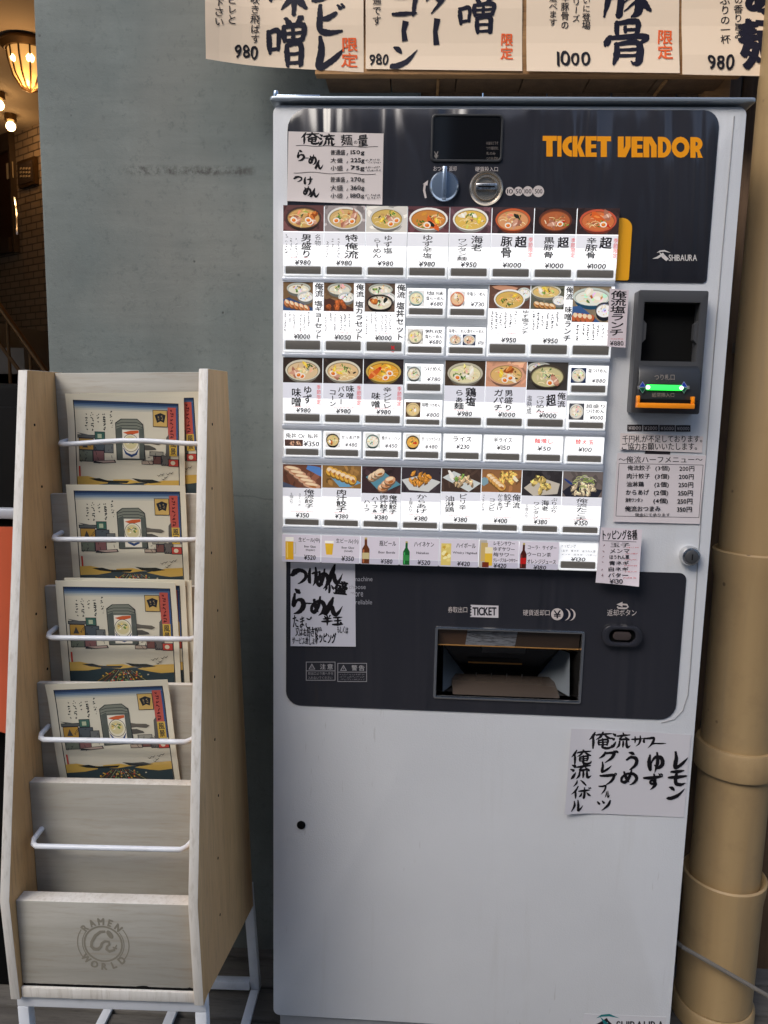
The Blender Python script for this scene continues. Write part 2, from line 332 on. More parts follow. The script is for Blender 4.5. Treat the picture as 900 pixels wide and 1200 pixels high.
def bend(o, ang, fn, n=14):
    """cut a printed sheet into strips across one direction and let it curl: fn(t) -> how far it lifts off (m), t in 0..1 along that direction"""
    me = o.data; bm = bmesh.new(); bm.from_mesh(me); d = Vector((math.cos(R(ang)), 0, math.sin(R(ang))))
    ts = [v.co.dot(d) for v in bm.verts]; t0, t1 = min(ts), max(ts)
    for k in range(1, n):
        bmesh.ops.bisect_plane(bm, geom=bm.verts[:]+bm.edges[:]+bm.faces[:], plane_co=d*(t0+(t1-t0)*k/n), plane_no=d, dist=1e-7)
    def f(t):                                         # straight between the cuts, so every layer of print folds alike
        q = min(max((t-t0)/(t1-t0), 0), 1)*n; i = min(int(q), n-1); a, b = fn(i/n), fn((i+1)/n); return a+(b-a)*(q-i)
    for v in bm.verts: v.co.y -= f(v.co.dot(d))
    bm.to_mesh(me); bm.free()

# ------------------------------------------------------------------ materials
M = {}
def mk_materials():
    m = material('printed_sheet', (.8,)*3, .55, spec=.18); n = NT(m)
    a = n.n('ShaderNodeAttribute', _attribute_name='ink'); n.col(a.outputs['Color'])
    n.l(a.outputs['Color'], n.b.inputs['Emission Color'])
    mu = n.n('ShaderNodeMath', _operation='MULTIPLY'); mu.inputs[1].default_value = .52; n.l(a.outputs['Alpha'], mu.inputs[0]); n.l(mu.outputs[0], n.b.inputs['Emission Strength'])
    M['print'] = m
    m = material('glossy_sheet', (.8,)*3, .22, coat=.4); n = NT(m)
    a = n.n('ShaderNodeAttribute', _attribute_name='ink'); n.col(a.outputs['Color']); M['gloss'] = m
    # machine paint: faint mottling and grime
    m = material('machine_paint', (.66, .68, .71), .38); n = NT(m); v = n.coords((1, 1, 1))
    c = n.mix(n.ramp(n.noise(v, 3.2, 5), [(.35, g3(0)), (.75, g3(1))]), (.66, .675, .70), (.60, .615, .64))
    vs = n.coords((3.2, 3.2, .22)); c = n.mix(n.ramp(n.noise(vs, 7, 4, .65), [(.60, g3(0)), (.82, g3(.35))]), c, (.50, .49, .47))
    sc = n.noise(n.coords((40, 40, 5), (0, R(24), 0)), 4, 2, .5); gt = n.ramp(n.noise(v, 5, 2), [(.55, g3(0)), (.66, g3(1))])
    c = n.mix(n.mix(1.0, n.ramp(sc, [(.70, g3(0)), (.76, g3(.5))]), gt, 'MULTIPLY'), c, (.34, .33, .32)); n.col(c)
    n.rough(n.noise(v, 6, 5, .65), .22, .58)
    n.bump(n.mix(.93, n.noise(v, 420, 2), n.noise(n.coords((1, 1, 1)), 2.6, 2)), .5, .012); M['paint'] = m
    m = material('dark_fascia', (.023, .0235, .030), .13, coat=.0, spec=.6); n = NT(m); v = n.coords((9, 1, .9))
    n.bump(n.noise(v, 1.6, 2, .4, .6), .8, .02); v2 = n.coords((1, 1, 1)); n.rough(n.noise(v2, 14, 4), .08, .2)
    M['fascia'] = m
    M['plinth'] = material('plinth_grey', (.33, .34, .36), .5)
    M['cap'] = material('cap_steel', (.30, .34, .38), .32, .5)
    M['rail'] = material('rail_aluminium', (.62, .66, .74), .3, .35)
    M['housing'] = material('button_acrylic', (.80, .82, .84), .2, 0, (1, 1, 1), .16)
    M['strip'] = material('lamp_strip_grey', (.135, .125, .110), .35)
    M['chrome'] = material('chrome', (.72, .72, .72), .16, 1)
    M['bluemetal'] = material('anodised_blue_steel', (.42, .52, .66), .24, .9)
    M['brass'] = material('warm_steel', (.62, .54, .44), .25, .9)
    M['blackgloss'] = material('black_gloss', (.006, .006, .007), .07)
    M['blackplastic'] = material('black_plastic', (.022, .023, .025), .38)
    M['greyplastic'] = material('grey_plastic', (.055, .056, .06), .4)
    M['black'] = material('black_matt', (.006, .006, .006), .7, spec=.08)
    M['yellow'] = material('yellow_panel', lin((235, 165, 25)), .4)
    M['orangeplastic'] = material('orange_plastic', lin((240, 140, 20)), .35, 0, lin((225, 125, 20)), .04)
    M['greenlight'] = material('green_light', (.02, .5, .05), .3, 0, (.03, 1, .09), 1.1)
    M['greendot'] = material('green_lamp_end', (.4, .9, .4), .3, 0, (.55, 1, .55), 1.6)
    # concrete
    m = material('concrete', (.2,)*3, .85); n = NT(m); v = n.coords((1, 1, 1)); vs = n.coords((5, 1, .45))
    c = n.mix(n.ramp(n.noise(v, 2.6, 8, .66, .3), [(.32, g3(0)), (.68, g3(1))]), (.128, .152, .148), (.245, .275, .258))
    c = n.mix(n.ramp(n.noise(vs, 1.5, 4, .6), [(.40, g3(0)), (.62, g3(.75))]), c, (.140, .160, .154))
    c = n.mix(n.ramp(n.noise(n.coords((1, 1, .8)), 1.3, 3, .55), [(.48, g3(0)), (.56, g3(.5)), (.66, g3(.1))]), c, (.235, .232, .205))
    br = n.n('ShaderNodeTexBrick', Scale=1.0, Mortar__Size=.005, Brick__Width=.74, Row__Height=.56, Mortar__Smooth=.8)
    tc = n.coords((1, 1, 1), (R(90), 0, 0)); n.l(tc, br.inputs['Vector']); br.inputs['Color1'].default_value = (0, 0, 0, 1); br.inputs['Color2'].default_value = (.3, .3, .3, 1); br.inputs['Mortar'].default_value = (.3, .3, .3, 1)
    gj = n.ramp(n.noise(n.coords((1, 1, 9)), 4, 4, .7), [(.42, g3(.1)), (.66, g3(1))])
    c = n.mix(n.mix(1.0, br.outputs['Color'], gj, 'MULTIPLY'), c, (.10, .112, .108))
    spk = n.noise(v, 70, 4, .75); c = n.mix(n.ramp(spk, [(.55, g3(0)), (.75, g3(.6))]), c, (.085, .095, .092))
    pit = n.n('ShaderNodeTexVoronoi', Scale=30); n.l(v, pit.inputs['Vector'])
    pf = n.ramp(pit.outputs['Distance'], [(.04, g3(1)), (.10, g3(0))])
    gate = n.ramp(n.noise(v, 8, 2), [(.54, g3(0)), (.60, g3(1))])
    pm = n.mix(1.0, pf, gate, 'MULTIPLY'); c = n.mix(pm, c, (.055, .058, .055))
    ck = n.n('ShaderNodeTexVoronoi', _feature='DISTANCE_TO_EDGE', Scale=1.7)
    wob = n.n('ShaderNodeTexNoise', Scale=5.0, Detail=5); n.l(v, wob.inputs['Vector']); n.l(n.mix(.12, v, wob.outputs['Color']), ck.inputs['Vector'])
    cm = n.mix(1.0, n.ramp(ck.outputs['Distance'], [(.001, g3(.55)), (.004, g3(0))]), n.ramp(n.noise(v, 3, 2), [(.5, g3(0)), (.6, g3(1))]), 'MULTIPLY'); c = n.mix(cm, c, (.08, .088, .085))
    # the long horizontal stain of a pour joint
    sx = n.n('ShaderNodeSeparateXYZ'); n.l(v, sx.inputs[0])
    def band(sock, lo_, hi_, soft):
        a_ = n.n('ShaderNodeMapRange', _interpolation_type='SMOOTHSTEP'); a_.inputs[1].default_value = lo_-soft; a_.inputs[2].default_value = lo_; n.l(sock, a_.inputs[0])
        b_ = n.n('ShaderNodeMapRange', _interpolation_type='SMOOTHSTEP'); b_.inputs[1].default_value = hi_; b_.inputs[2].default_value = hi_+soft; b_.inputs[3].default_value = 1; b_.inputs[4].default_value = 0; n.l(sock, b_.inputs[0])
        q_ = n.n('ShaderNodeMath', _operation='MULTIPLY'); n.l(a_.outputs[0], q_.inputs[0]); n.l(b_.outputs[0], q_.inputs[1]); return q_.outputs[0]
    zl = P(220, 200, .25).z; st_ = n.mix(1.0, band(sx.outputs[0], -.56, -.36, .05), band(sx.outputs[2], zl-.003, zl+.003, .010), 'MULTIPLY')
    c = n.mix(n.mix(1.0, st_, n.ramp(n.noise(v, 60, 4, .7), [(.42, g3(0)), (.6, g3(.9))]), 'MULTIPLY'), c, (.06, .06, .055)); n.col(c)
    fine = n.noise(v, 150, 5, .75); h = n.mix(.7, fine, pm, 'SUBTRACT'); n.bump(h, .5, .0022); M['concrete'] = m
    # birch ply
    def wood(name, a, b, cdark, sc, rough=.5, bump=.15):
        m = material(name, a, rough); n = NT(m); v = n.coords(sc)
        c = n.mix(n.ramp(n.noise(v, 3, 6, .6, .6), [(.34, g3(0)), (.64, g3(1))]), a, b)
        v2 = n.coords(tuple(q*4 for q in sc)); c = n.mix(n.ramp(n.noise(v2, 5, 4, .7), [(.5, g3(0)), (.72, g3(.6))]), c, cdark)
        v3 = n.coords((1, 1, 1)); c = n.mix(n.ramp(n.noise(v3, 3.5, 4, .6), [(.5, g3(0)), (.8, g3(.3))]), c, cdark)
        n.col(c); n.bump(n.noise(v, 14, 4), bump, .001); M[name] = m
    wood('birch', (.42, .405, .36), (.335, .32, .275), (.30, .26, .20), (.8, 3, 9))
    wood('birch_side', (.68, .43, .20), (.58, .35, .15), (.36, .21, .10), (9, 9, .7))  # side wood carries shade and warm bounced light in its colour
    wood('birch_edge', (.70, .68, .64), (.60, .57, .52), (.40, .36, .30), (9, 9, .8))
    wood('board', (.46, .25, .10), (.34, .17, .065), (.10, .05, .02), (1, 6, 14), .55, .3)
    wood('dark_board', (.17, .10, .055), (.12, .07, .036), (.05, .03, .016), (14, 14, .8), .6, .3)  # lightened in place of warm lamp light on the board underside
    wood('deck', (.13, .12, .105), (.085, .078, .07), (.035, .032, .028), (1.2, 9, 9), .8, .5)
    m = material('white_enamel', (.66, .69, .74), .35); n = NT(m); v = n.coords((1, 1, 1))
    n.col(n.mix(n.ramp(n.noise(v, 22, 4), [(.55, g3(0)), (.8, g3(.6))]), (.66, .69, .74), (.42, .43, .44))); M['enamel'] = m
    m = material('cream_pipe', (.52, .42, .27), .42); n = NT(m); v = n.coords((1, 1, 1)); vs = n.coords((6, 6, .6))
    c = n.mix(n.ramp(n.noise(vs, 3, 4), [(.35, g3(0)), (.75, g3(1))]), (.40, .28, .14), (.33, .22, .105))
    pit = n.n('ShaderNodeTexVoronoi', Scale=16); n.l(v, pit.inputs['Vector'])
    c = n.mix(n.ramp(pit.outputs['Distance'], [(.05, g3(.85)), (.08, g3(0))]), c, (.10, .06, .03)); c = n.mix(n.ramp(n.noise(v, 9, 6, .7), [(.52, g3(0)), (.75, g3(.6))]), c, (.25, .165, .085)); c = n.mix(n.ramp(n.noise(n.coords((14, 14, .8)), 3, 3), [(.58, g3(0)), (.75, g3(.4))]), c, (.27, .20, .12)); n.bump(n.noise(v, 60, 4), .12, .001); n.rough(n.noise(v, 12, 4), .28, .65); n.col(c); M['pipe'] = m
    M['pale_paint'] = material('pale_paint', (.88, .90, .93), .6)
    M['rubber'] = material('grey_cable', (.16, .145, .125), .5)
    # the entrance hall
    m = material('shade_toned_tiles', (.7,)*3, .3); n = NT(m); v = n.coords((1, 1, 1), (R(90), 0, 0))
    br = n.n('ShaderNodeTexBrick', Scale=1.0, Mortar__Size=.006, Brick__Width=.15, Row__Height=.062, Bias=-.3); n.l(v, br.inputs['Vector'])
    br.inputs['Color1'].default_value = (.22, .17, .12, 1); br.inputs['Color2'].default_value = (.17, .125, .085, 1); br.inputs['Mortar'].default_value = (.05, .04, .03, 1)  # tile colour darkened to carry the shade of an unbuilt hall front
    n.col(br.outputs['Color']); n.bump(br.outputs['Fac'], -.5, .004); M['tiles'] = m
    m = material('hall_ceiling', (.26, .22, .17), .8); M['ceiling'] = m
    m = material('orange_cloth', lin((205, 92, 52)), .8); n = NT(m); v = n.coords((1, 1, 1)); n.col(n.mix(n.noise(v, 6, 4), lin((190, 82, 44)), lin((160, 70, 40)))); M['orange_cloth'] = m
    m = material('paving', (.1,)*3, .85); n = NT(m); v = n.coords((1, 1, 1)); n.col(n.mix(n.noise(v, 5, 6), (.075, .073, .07), (.13, .125, .12))); n.bump(n.noise(v, 160, 3), .4, .003); M['paving'] = m
    M['bulb'] = material('lit_bulb', (1, .8, .5), .4, 0, (1, .66, .30), 7)
    M['lampglass'] = material('amber_glass', (.8, .55, .25), .25, 0, (1, .50, .14), .38)
    M['lampmetal'] = material('bronze', (.12, .075, .035), .35, .8)
    M['handrail'] = material('brass_rail', (.16, .09, .04), .35, .7)
mk_materials()

# ------------------------------------------------------------------ the setting
MB().add([(-60, -60, 0), (60, -60, 0), (60, 60, 0), (-60, 60, 0)], [(0, 1, 2, 3)]).build('ground', M['paving'])
struct(bpy.data.objects['ground'])
mb = MB(); rr = random.Random(4)
for i in range(16):
    y = -1.05+i*.085
    mb.box(-2.4 + rr.uniform(-.2, 0), 1.6, y, y+.079, .006, .03+rr.uniform(-.0015, .0015))
struct(mb.build('deck', M['deck'], bevel=.002))

xe = -.754
cw = MB().prism([(xe, .25), (-.02, .25), (-.02, .55), (xe, .55)], 0, 3.3, 'z').build('concrete_wall', M['concrete'], bevel=.006)
tag(cw, 'bare grey concrete wall between the lit entrance hall and the ticket machine', 'wall')
ww = empty('wooden_wall', 'dark wooden wall boards behind the ticket machine and cream pipe', 'wall', (.8, .27, 0))
mb = MB(); x = -.02
for i in range(18):
    mb.box(x+.001, x+.118, .27+rr.uniform(0, .003), .30, 0, 3.3); x += .12
mb.build('wall_boards', M['dark_board'], ww, bevel=.002)
MB().box(.498, .545, .235, .269, 1.60, 2.3).build('corner_post', M['board'], ww, bevel=.003)

# wooden sign board over the machine: face in front, planked underside
sb = empty('sign_board', 'brown wooden board box with planked underside above the ticket machine', 'board', (.16, .2, 1.812))
MB().box(-.205, .535, .157, .177, 1.8125, 2.35).build('front_board', M['board'], sb, bevel=.002)
mb = MB()
for i in range(6): mb.box(-.19+i*.118, -.19+i*.118+.116, .178, .249, 1.815+rr.uniform(0, .002), 1.83)
mb.build('underside_planks', M['dark_board'], sb, bevel=.001)
for i in (1, 3): MB().box(-.19+i*.2, -.185+i*.2, .1785, .249, 1.811, 1.8145).build('batten', M['board'], sb)

# the far side of the street, behind the viewer: unseen, added for the glossy dark panels to mirror
rr = random.Random(9)
for i, (x0, x1, h_, base, lab) in enumerate(((-14, -2.0, 7.5, (.20, .20, .21), 'unseen building across the street, left of the gap, added for the dark panel to mirror'), (-1.7, 4.2, 9, (.10, .10, .11), 'unseen dark building across the street with pale columns, added for the dark panel to mirror'), (5.0, 15, 6.5, (.16, .15, .14), 'unseen building across the street at the right, added for the dark panel to mirror'))):
    g = empty('added_street_building', lab, 'building', ((x0+x1)/2, -8.5, 0))
    MB().box(x0, x1, -9.5, -8, 0, h_).build('facade', material('facade_paint', base, .7), g)
    x = x0+.4
    while x < x1-.8:
        w_ = rr.uniform(.12, .42)
        MB().box(x, x+w_, -7.999, -7.86, 0, h_*rr.uniform(.75, 1)).build('column', M['pale_paint'], g)  # pale columns invented to streak the panel reflections
        MB().box(x+w_+.1, x+w_+.1+rr.uniform(.3, .7), -7.999, -7.95, .2, 2.4).build('window', M['blackgloss'], g)
        x += w_+rr.uniform(.45, 1.1)

# ------------------------------------------------------------------ entrance hall on the left
zc = P(20, 150, 6.0).z
a, b = PZ(0, 163, zc), PZ(40, 147, zc)
dv = (b-a).normalized(); A = a-dv*7; B = a+dv*((b-a).length+3.2)
nv = Vector((dv.y, -dv.x, 0)).normalized()
if nv.y > 0: nv = -nv
mb = MB(); w0 = [A, B, B-nv*.2, A-nv*.2]
mb.add([(p.x, p.y, 0) for p in w0]+[(p.x, p.y, zc) for p in w0], [(0, 1, 2, 3), (7, 6, 5, 4), (0, 4, 5, 1), (1, 5, 6, 2), (2, 6, 7, 3), (3, 7, 4, 0)])
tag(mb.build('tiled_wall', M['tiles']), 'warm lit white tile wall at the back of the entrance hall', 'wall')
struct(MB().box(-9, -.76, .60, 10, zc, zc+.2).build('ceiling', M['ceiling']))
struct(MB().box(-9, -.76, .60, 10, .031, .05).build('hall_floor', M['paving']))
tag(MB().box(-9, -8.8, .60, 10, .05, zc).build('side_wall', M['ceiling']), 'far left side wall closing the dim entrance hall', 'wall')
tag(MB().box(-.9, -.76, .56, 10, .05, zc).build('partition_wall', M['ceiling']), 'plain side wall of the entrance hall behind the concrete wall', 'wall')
def wallpt(px, py, off=0.0):                      # pixel -> point on the tiled wall
    d = ray(px, py); q = A+nv*off; t = (q-EYE).dot(nv)/d.dot(nv); return EYE+d*t
def wall_slab(mb, px0, py0, px1, py1, o0, o1, mi=0):
    c = [wallpt(px0, py0), wallpt(px1, py1)]
    u0, u1 = (c[0]-A).dot(dv), (c[1]-A).dot(dv); z0, z1 = c[1].z, c[0].z
    v = []
    for o in (o0, o1):
        for u, z in ((u0, z0), (u1, z0), (u1, z1), (u0, z1)): q = A+dv*u+nv*o; v.append((q.x, q.y, z))
    return mb.add(v, [(0, 1, 2, 3), (7, 6, 5, 4), (0, 4, 5, 1), (1, 5, 6, 2), (2, 6, 7, 3), (3, 7, 4, 0)], mi)
dr = empty('hall_door', 'dark brown door with metal frame in the tiled entrance wall', 'door', wallpt(10, 292))
wall_slab(MB(), -28, 178, 18, 290, .002, .03).build('door_leaf', material('door_brown', (.03, .012, .005), .35), dr)
f = MB()
for q in ((18, 172, 22, 296), (-32, 172, 18, 177), (-32, 290, 18, 296)): wall_slab(f, *q, .002, .06)
f.build('door_frame', material('door_frame', (.07, .05, .035), .4, .5), dr)
hp = [wallpt(17, 232, .10), wallpt(19.5, 250, .12), wallpt(20, 275, .12)]
MB().tube(hp, .015, 8).build('door_handle', M['chrome'], dr)
wall_slab(MB(), 12, 193, 20, 209, .031, .04).build('door_notice', material('door_notice', (.42, .34, .22), .6), dr)
pq = empty('wall_plaque', 'small dark framed plaque on the tiled wall beside the hall door', 'plaque', wallpt(34, 216))
wall_slab(MB(), 25, 191, 46, 216, .003, .04).build('plaque_frame', M['lampmetal'], pq)
wall_slab(MB(), 27, 194, 44, 213, .041, .045).build('plaque_face', material('plaque_face', (.035, .025, .02), .4), pq)
mb = MB(); rr = random.Random(2)
for r_ in range(3):
    for c_ in range(4): wall_slab(mb, 29+c_*3.4, 198+r_*4.5, 29+c_*3.4+2.2, 199.6+r_*4.5, .046, .048)
mb.build('plaque_lettering', material('plaque_ink', (.3, .24, .16), .5), pq)
def lamp_light(loc, e, parent, r=.06):
    l = bpy.data.lights.new('lamp_light', 'POINT'); l.energy = e; l.color = (1, .53, .20); l.shadow_soft_size = r
    o = bpy.data.objects.new('lamp_light', l); COL.objects.link(o); o.location = Vector(loc)-parent.location; o.parent = parent
c = PZ(33, 50, zc)
ch = empty('ceiling_lamp', 'round amber glass ceiling lamp with bronze rim, largest of the lit hall lamps', 'lamp', (c.x, c.y, zc))
rl = .135
MB().lathe((c.x, c.y, zc-.002), [(.0, 0), (rl+.04, 0), (rl+.05, -.03), (rl+.02, -.06), (rl, -.06)], 'z').build('rim', M['lampmetal'], ch)
mb = MB().lathe((c.x, c.y, zc-.062), [(rl, 0), (rl*.95, -.06), (rl*.75, -.16), (rl*.4, -.23), (0, -.25)], 'z', 24); mb.build('glass_shade', M['lampglass'], ch)
mb = MB()
for k in range(12):
    an = 2*math.pi*k/12; mb.tube([(c.x+q*rl*1.03*math.cos(an), c.y+q*rl*1.03*math.sin(an), zc-.062+h) for q, h in ((1, 0), (.95, -.06), (.75, -.162), (.4, -.235), (.02, -.257))], .006, 6)
mb.build('shade_ribs', M['lampmetal'], ch)
for dx in (-.05, .055): MB().lathe((c.x+dx, c.y-rl*.68, zc-.135), [(0, -.034), (.022, -.024), (.031, 0), (.022, .024), (0, .034)], 'z', 12).build('bulb', M['bulb'], ch)
lamp_light((c.x, c.y-.1, zc-.42), 6.5, ch)
for i, (px, py) in enumerate(((12, 134), (-2, 108))):
    c = PZ(px, py, zc)
    g = empty('globe_lamp', ['small round globe lamp lit on the hall ceiling, nearest the door', 'small globe lamp half cut off by the left edge of the photo'][i], 'lamp', (c.x, c.y, zc), 'small globe lamps on the hall ceiling')
    MB().lathe((c.x, c.y, zc-.001), [(0, 0), (.05, 0), (.05, -.05), (.03, -.06), (0, -.06)], 'z', 16).build('lamp_base', M['lampmetal'], g)
    MB().lathe((c.x, c.y, zc-.098), [(0, -.04)]+[(.04*math.cos(t), .04*math.sin(t)) for t in (-1.2, -.8, -.4, 0, .4, .8, 1.2)]+[(0, .04)], 'z', 16).build('globe', M['bulb'], g)
    lamp_light((c.x, c.y-.02, zc-.25), 1.8, g)
hr = empty('stair_handrail', 'brown metal handrail sloping down past the concrete wall edge', 'handrail', P(30, 440, 4.2))
p0, p1 = P(-14, 340, 4.2), P(75, 466, 4.2); q0, q1 = P(-14, 385, 4.2), P(75, 505, 4.2)
MB().tube([p0, p1], .022, 10).build('top_rail', M['handrail'], hr)
MB().tube([q0, q1], .014, 8).build('lower_rail', M['handrail'], hr)
for t in (.25, .55, .85):
    a_ = p0.lerp(p1, t); MB().tube([(a_.x, a_.y, a_.z-.02), (a_.x, a_.y, .05)], .012, 8).build('baluster', M['handrail'], hr)
st = MB(); s0 = P(-20, 410, 4.3)
for k in range(9): st.box(-7+k*.0, s0.x+k*.28, 4.35, 5.4, .05, max(1.75-k*.19, .06))
struct(st.build('stairs', material('stair_stone', (.16, .15, .14), .7)))

# dark show case and orange banner at the left edge
dc = empty('display_case', 'black glossy cabinet standing left of the brochure rack', 'cabinet', (-1.1, .16, .03))
MB().box(-1.6, -.70, .10, .5, .03, 1.262).build('cabinet_body', M['black'], dc, bevel=.01)
MB().box(-1.58, -.715, .085, .099, .62, 1.22).build('glass_front', M['black'], dc, bevel=.003)
MB().box(-1.6, -.70, .07, .0985, 1.015, 1.035).build('metal_trim', M['rail'], dc, bevel=.004)
mb = MB(); n_ = 14
pts = [(-1.25+i*(.55/n_), .035+.018*math.sin(i*1.3)) for i in range(n_+1)]
mb.add([(x, y, z) for x, y in pts for z in (.62, 1.01)]+[(x, y+.003, z) for x, y in pts for z in (.62, 1.01)],
       [(2*i, 2*i+1, 2*i+3, 2*i+2) for i in range(n_)]+[(2*(n_+1)+2*i, 2*(n_+1)+2*i+2, 2*(n_+1)+2*i+3, 2*(n_+1)+2*i+1) for i in range(n_)]
       + [(2*i+e, 2*i+2+e, 2*(n_+1)+2*i+2+e, 2*(n_+1)+2*i+e) for i in range(n_) for e in (0, 1)])
tag(mb.build('cloth_banner', M['orange_cloth']), 'orange cloth banner hanging at the far left beside the rack', 'banner')

# ------------------------------------------------------------------ drain pipe and cable
dp = empty('drain_pipe', 'thick cream drain pipe with collars running down beside the ticket machine', 'pipe', (.622, .14, 0))
cx, cy, r0 = .622, .14, .066
def pseg(name, prof): MB().lathe((cx, cy, 0), prof, 'z', 40).build(name, M['pipe'], dp)
pseg('pipe_section', [(r0-.004, 3.2), (r0-.004, .9)][::-1])
pseg('pipe_section', [(r0-.01, .30), (r0-.001, .30), (r0-.001, .93), (r0+.005, .955), (r0+.006, .985), (r0+.003, .988), (r0-.006, .975)])
pseg('collar', [(r0, .560), (r0+.007, .560), (r0+.008, .566), (r0+.008, .608), (r0+.006, .613), (r0, .613)])
pseg('pipe_section', [(r0-.01, .07), (r0+.006, .07), (r0+.007, .29), (r0+.011, .325), (r0+.0115, .338), (r0+.008, .341), (r0-.002, .328)])
pseg('pipe_shoe', [(r0-.004, .0305), (r0+.012, .0305), (r0+.012, .062), (r0+.008, .068), (r0-.004, .068)])
for dz in (1.35, .58): MB().box(.60, .645, .206, .269, dz, dz+.02).build('wall_bracket', M['rubber'], dp)
cb = [P(788, 1100, .10), P(800, 1110, .065), P(830, 1127, .055), P(865, 1147, .05), P(905, 1170, .045), P(960, 1205, .06)]
tag(MB().tube(cb, .0042, 8).build('cable', M['rubber']), 'thin grey cable crossing in front of the cream drain pipe', 'cable')

# ------------------------------------------------------------------ ticket machine
TM = empty('ticket_machine', 'white ramen ticket vending machine with dark panels and rows of photo buttons', 'ticket machine', (.12, .11, .03))
XL, XR, ZT, ZB = -.249, .488, 1.7075, .091
def F0(px, py): q = P(px, py, 0); return q.x, q.z
tray = [F0(513, 736), F0(682, 742.5), F0(680, 821), F0(511.5, 815)]
tx0, tx1 = tray[0][0], tray[1][0]; tz1, tz0 = (tray[0][1]+tray[1][1])/2, (tray[2][1]+tray[3][1])/2
hole = [(tx0, tz0), (tx1, tz0), (tx1, tz1), (tx0, tz1)]
MB().plate([(XL-.003, ZB-.002), (XR+.003, ZB-.002), (XR+.003, ZT+.0005), (XL-.003, ZT+.0005)], [[(x_+dx_, z_+dz_) for (x_, z_), (dx_, dz_) in zip(hole, ((-.002, -.002), (.002, -.002), (.002, .002), (-.002, .002)))]], .021, .236).build('cabinet', M['paint'], TM, bevel=.003)
def door():
    mb = MB().plate(rrect(XL, XR, ZB, ZT-.002, .012), [hole], 0, .0205); return mb
d_ = door().build('front_door', M['paint'], TM)
bm = bmesh.new(); bm.from_mesh(d_.data)
ed = [e for e in bm.edges if all(abs(v.co.y+.11) < 1e-4 for v in e.verts) and len(e.link_faces) == 2 and e.calc_face_angle(0) > .6
      and not all(tx0-.01 < v.co.x+.12 < tx1+.01 and tz0-.01 < v.co.z+.03 < tz1+.01 for v in e.verts)]
bmesh.ops.bevel(bm, geom=ed, offset=.009, segments=4, profile=.5, affect='EDGES', clamp_overlap=True); bm.to_mesh(d_.data); bm.free()
d_.data.shade_smooth(); d_.data.set_sharp_from_angle(angle=R(38))
MB().prism(rrect(XL-.004, XR+.010, -.010, .238, .006), 1.7095, 1.7165, 'z').build('top_cap', M['cap'], TM, bevel=.002)
mb = MB().box(XL+.002, XL+.075, .0, .05, 1.717, 1.7215); mb.lathe((XL+.004, .004, 1.717), [(0.0045, 0), (.0045, .011), (0, .012)], 'z', 12)
mb.build('hinge_plate', M['bluemetal'], TM, bevel=.001)
MB().box(XL+.01, XR-.01, .012, .23, .0305, ZB-.003).build('plinth', M['plinth'], TM, bevel=.004)
# seam of the pressed door
sp = [P(860.5, 136, -.0005), P(846, 300, -.0005), P(836, 420, -.0005), P(822, 600, -.0005), P(808.5, 790, -.0005), P(806, 815, -.0005), P(800, 833, -.0005), P(790, 843, -.0005), P(775, 847, -.0005)]
MB().tube(sp, .0009, 6).build('door_seam', material('seam_grey', (.3, .3, .31), .6), TM)
# dark fascia panels
ux0, ux1 = F0(337, 200)[0], F0(842, 150)[0]; uz1 = F0(590, 128.5)[1]; uz0 = F0(780, 331)[1]
lz1, lz0 = F0(560, 664)[1], F0(345, 826)[1]; lx0 = F0(335.5, 740)[0]; lx1 = F0(803, 690)[0]
MB().plate(rrect(ux0, ux1, uz0, uz1, (.032, .025, .006, .004)), [], -.0018, -.0004).build('upper_fascia', M['fascia'], TM, bevel=.0006)
MB().plate(rrect(lx0, lx1, lz0, lz1, (.003, .012, .028, .026)), [hole], -.0018, -.0004).build('lower_fascia', M['fascia'], TM)
ax0, az0 = F0(690, 333); ax1, az1 = F0(741, 256)
MB().plate(rrect(ax0, ax1, uz0+.002, az1, (.002, .016, .003, .002)), [], -.0028, -.0019).build('yellow_accent', M['yellow'], TM)
# money display
dx0, dz1 = F0(506, 134.5); dx1, dz0 = F0(588, 191)
mb = MB().plate(rrect(dx0, dx1, dz0, dz1, .007), [rrect(dx0+.0035, dx1-.0035, dz0+.0035, dz1-.0035, .005)], -.0048, -.0019)
df = mb.build('money_display', M['blackplastic'], TM, bevel=.0006)
MB().plate(rrect(dx0+.0037, dx1-.0037, dz0+.0037, dz1-.0037, .005), [], -.0032, -.002).build('display_glass', M['blackgloss'], df)
# knob and coin slot
kx, kz = F0(520.5, 219.5)
kn = MB().lathe((kx, 0, kz), [(.0225, -.002), (.0235, -.006), (.0225, -.009), (.020, -.0115), (0, -.0125)], 'y', 40).build('return_knob', M['bluemetal'], TM)
MB().box(kx-.0033, kx+.0033, -.024, -.010, kz-.022, kz+.0255).build('knob_grip', M['bluemetal'], kn, bevel=.0012)
qx, qz = F0(569.5, 221.5)
cs = MB().lathe((qx, 0, qz), [(.0262, -.002), (.0265, -.005), (.0245, -.007), (.0225, -.0065), (.0215, -.004), (.0195, -.004), (.0185, -.007), (.0165, -.007), (.016, -.003), (0, -.003)], 'y', 48).build('coin_slot', M['brass'], TM)
MB().box(qx-.0165, qx+.0165, -.0105, -.0032, qz-.004, qz+.006).build('slot_bar', M['chrome'], cs, bevel=.001)
MB().box(qx-.013, qx+.013, -.0112, -.0108, qz-.0002, qz+.0022).build('slot_mouth', M['black'], cs)

def letters(name, parent=TM, Y=-.0022, seed=0):
    F = Flat(on_face(Y), seed=seed); F.paper = (0, 0, 0); return F
PALE = (196, 186, 182)
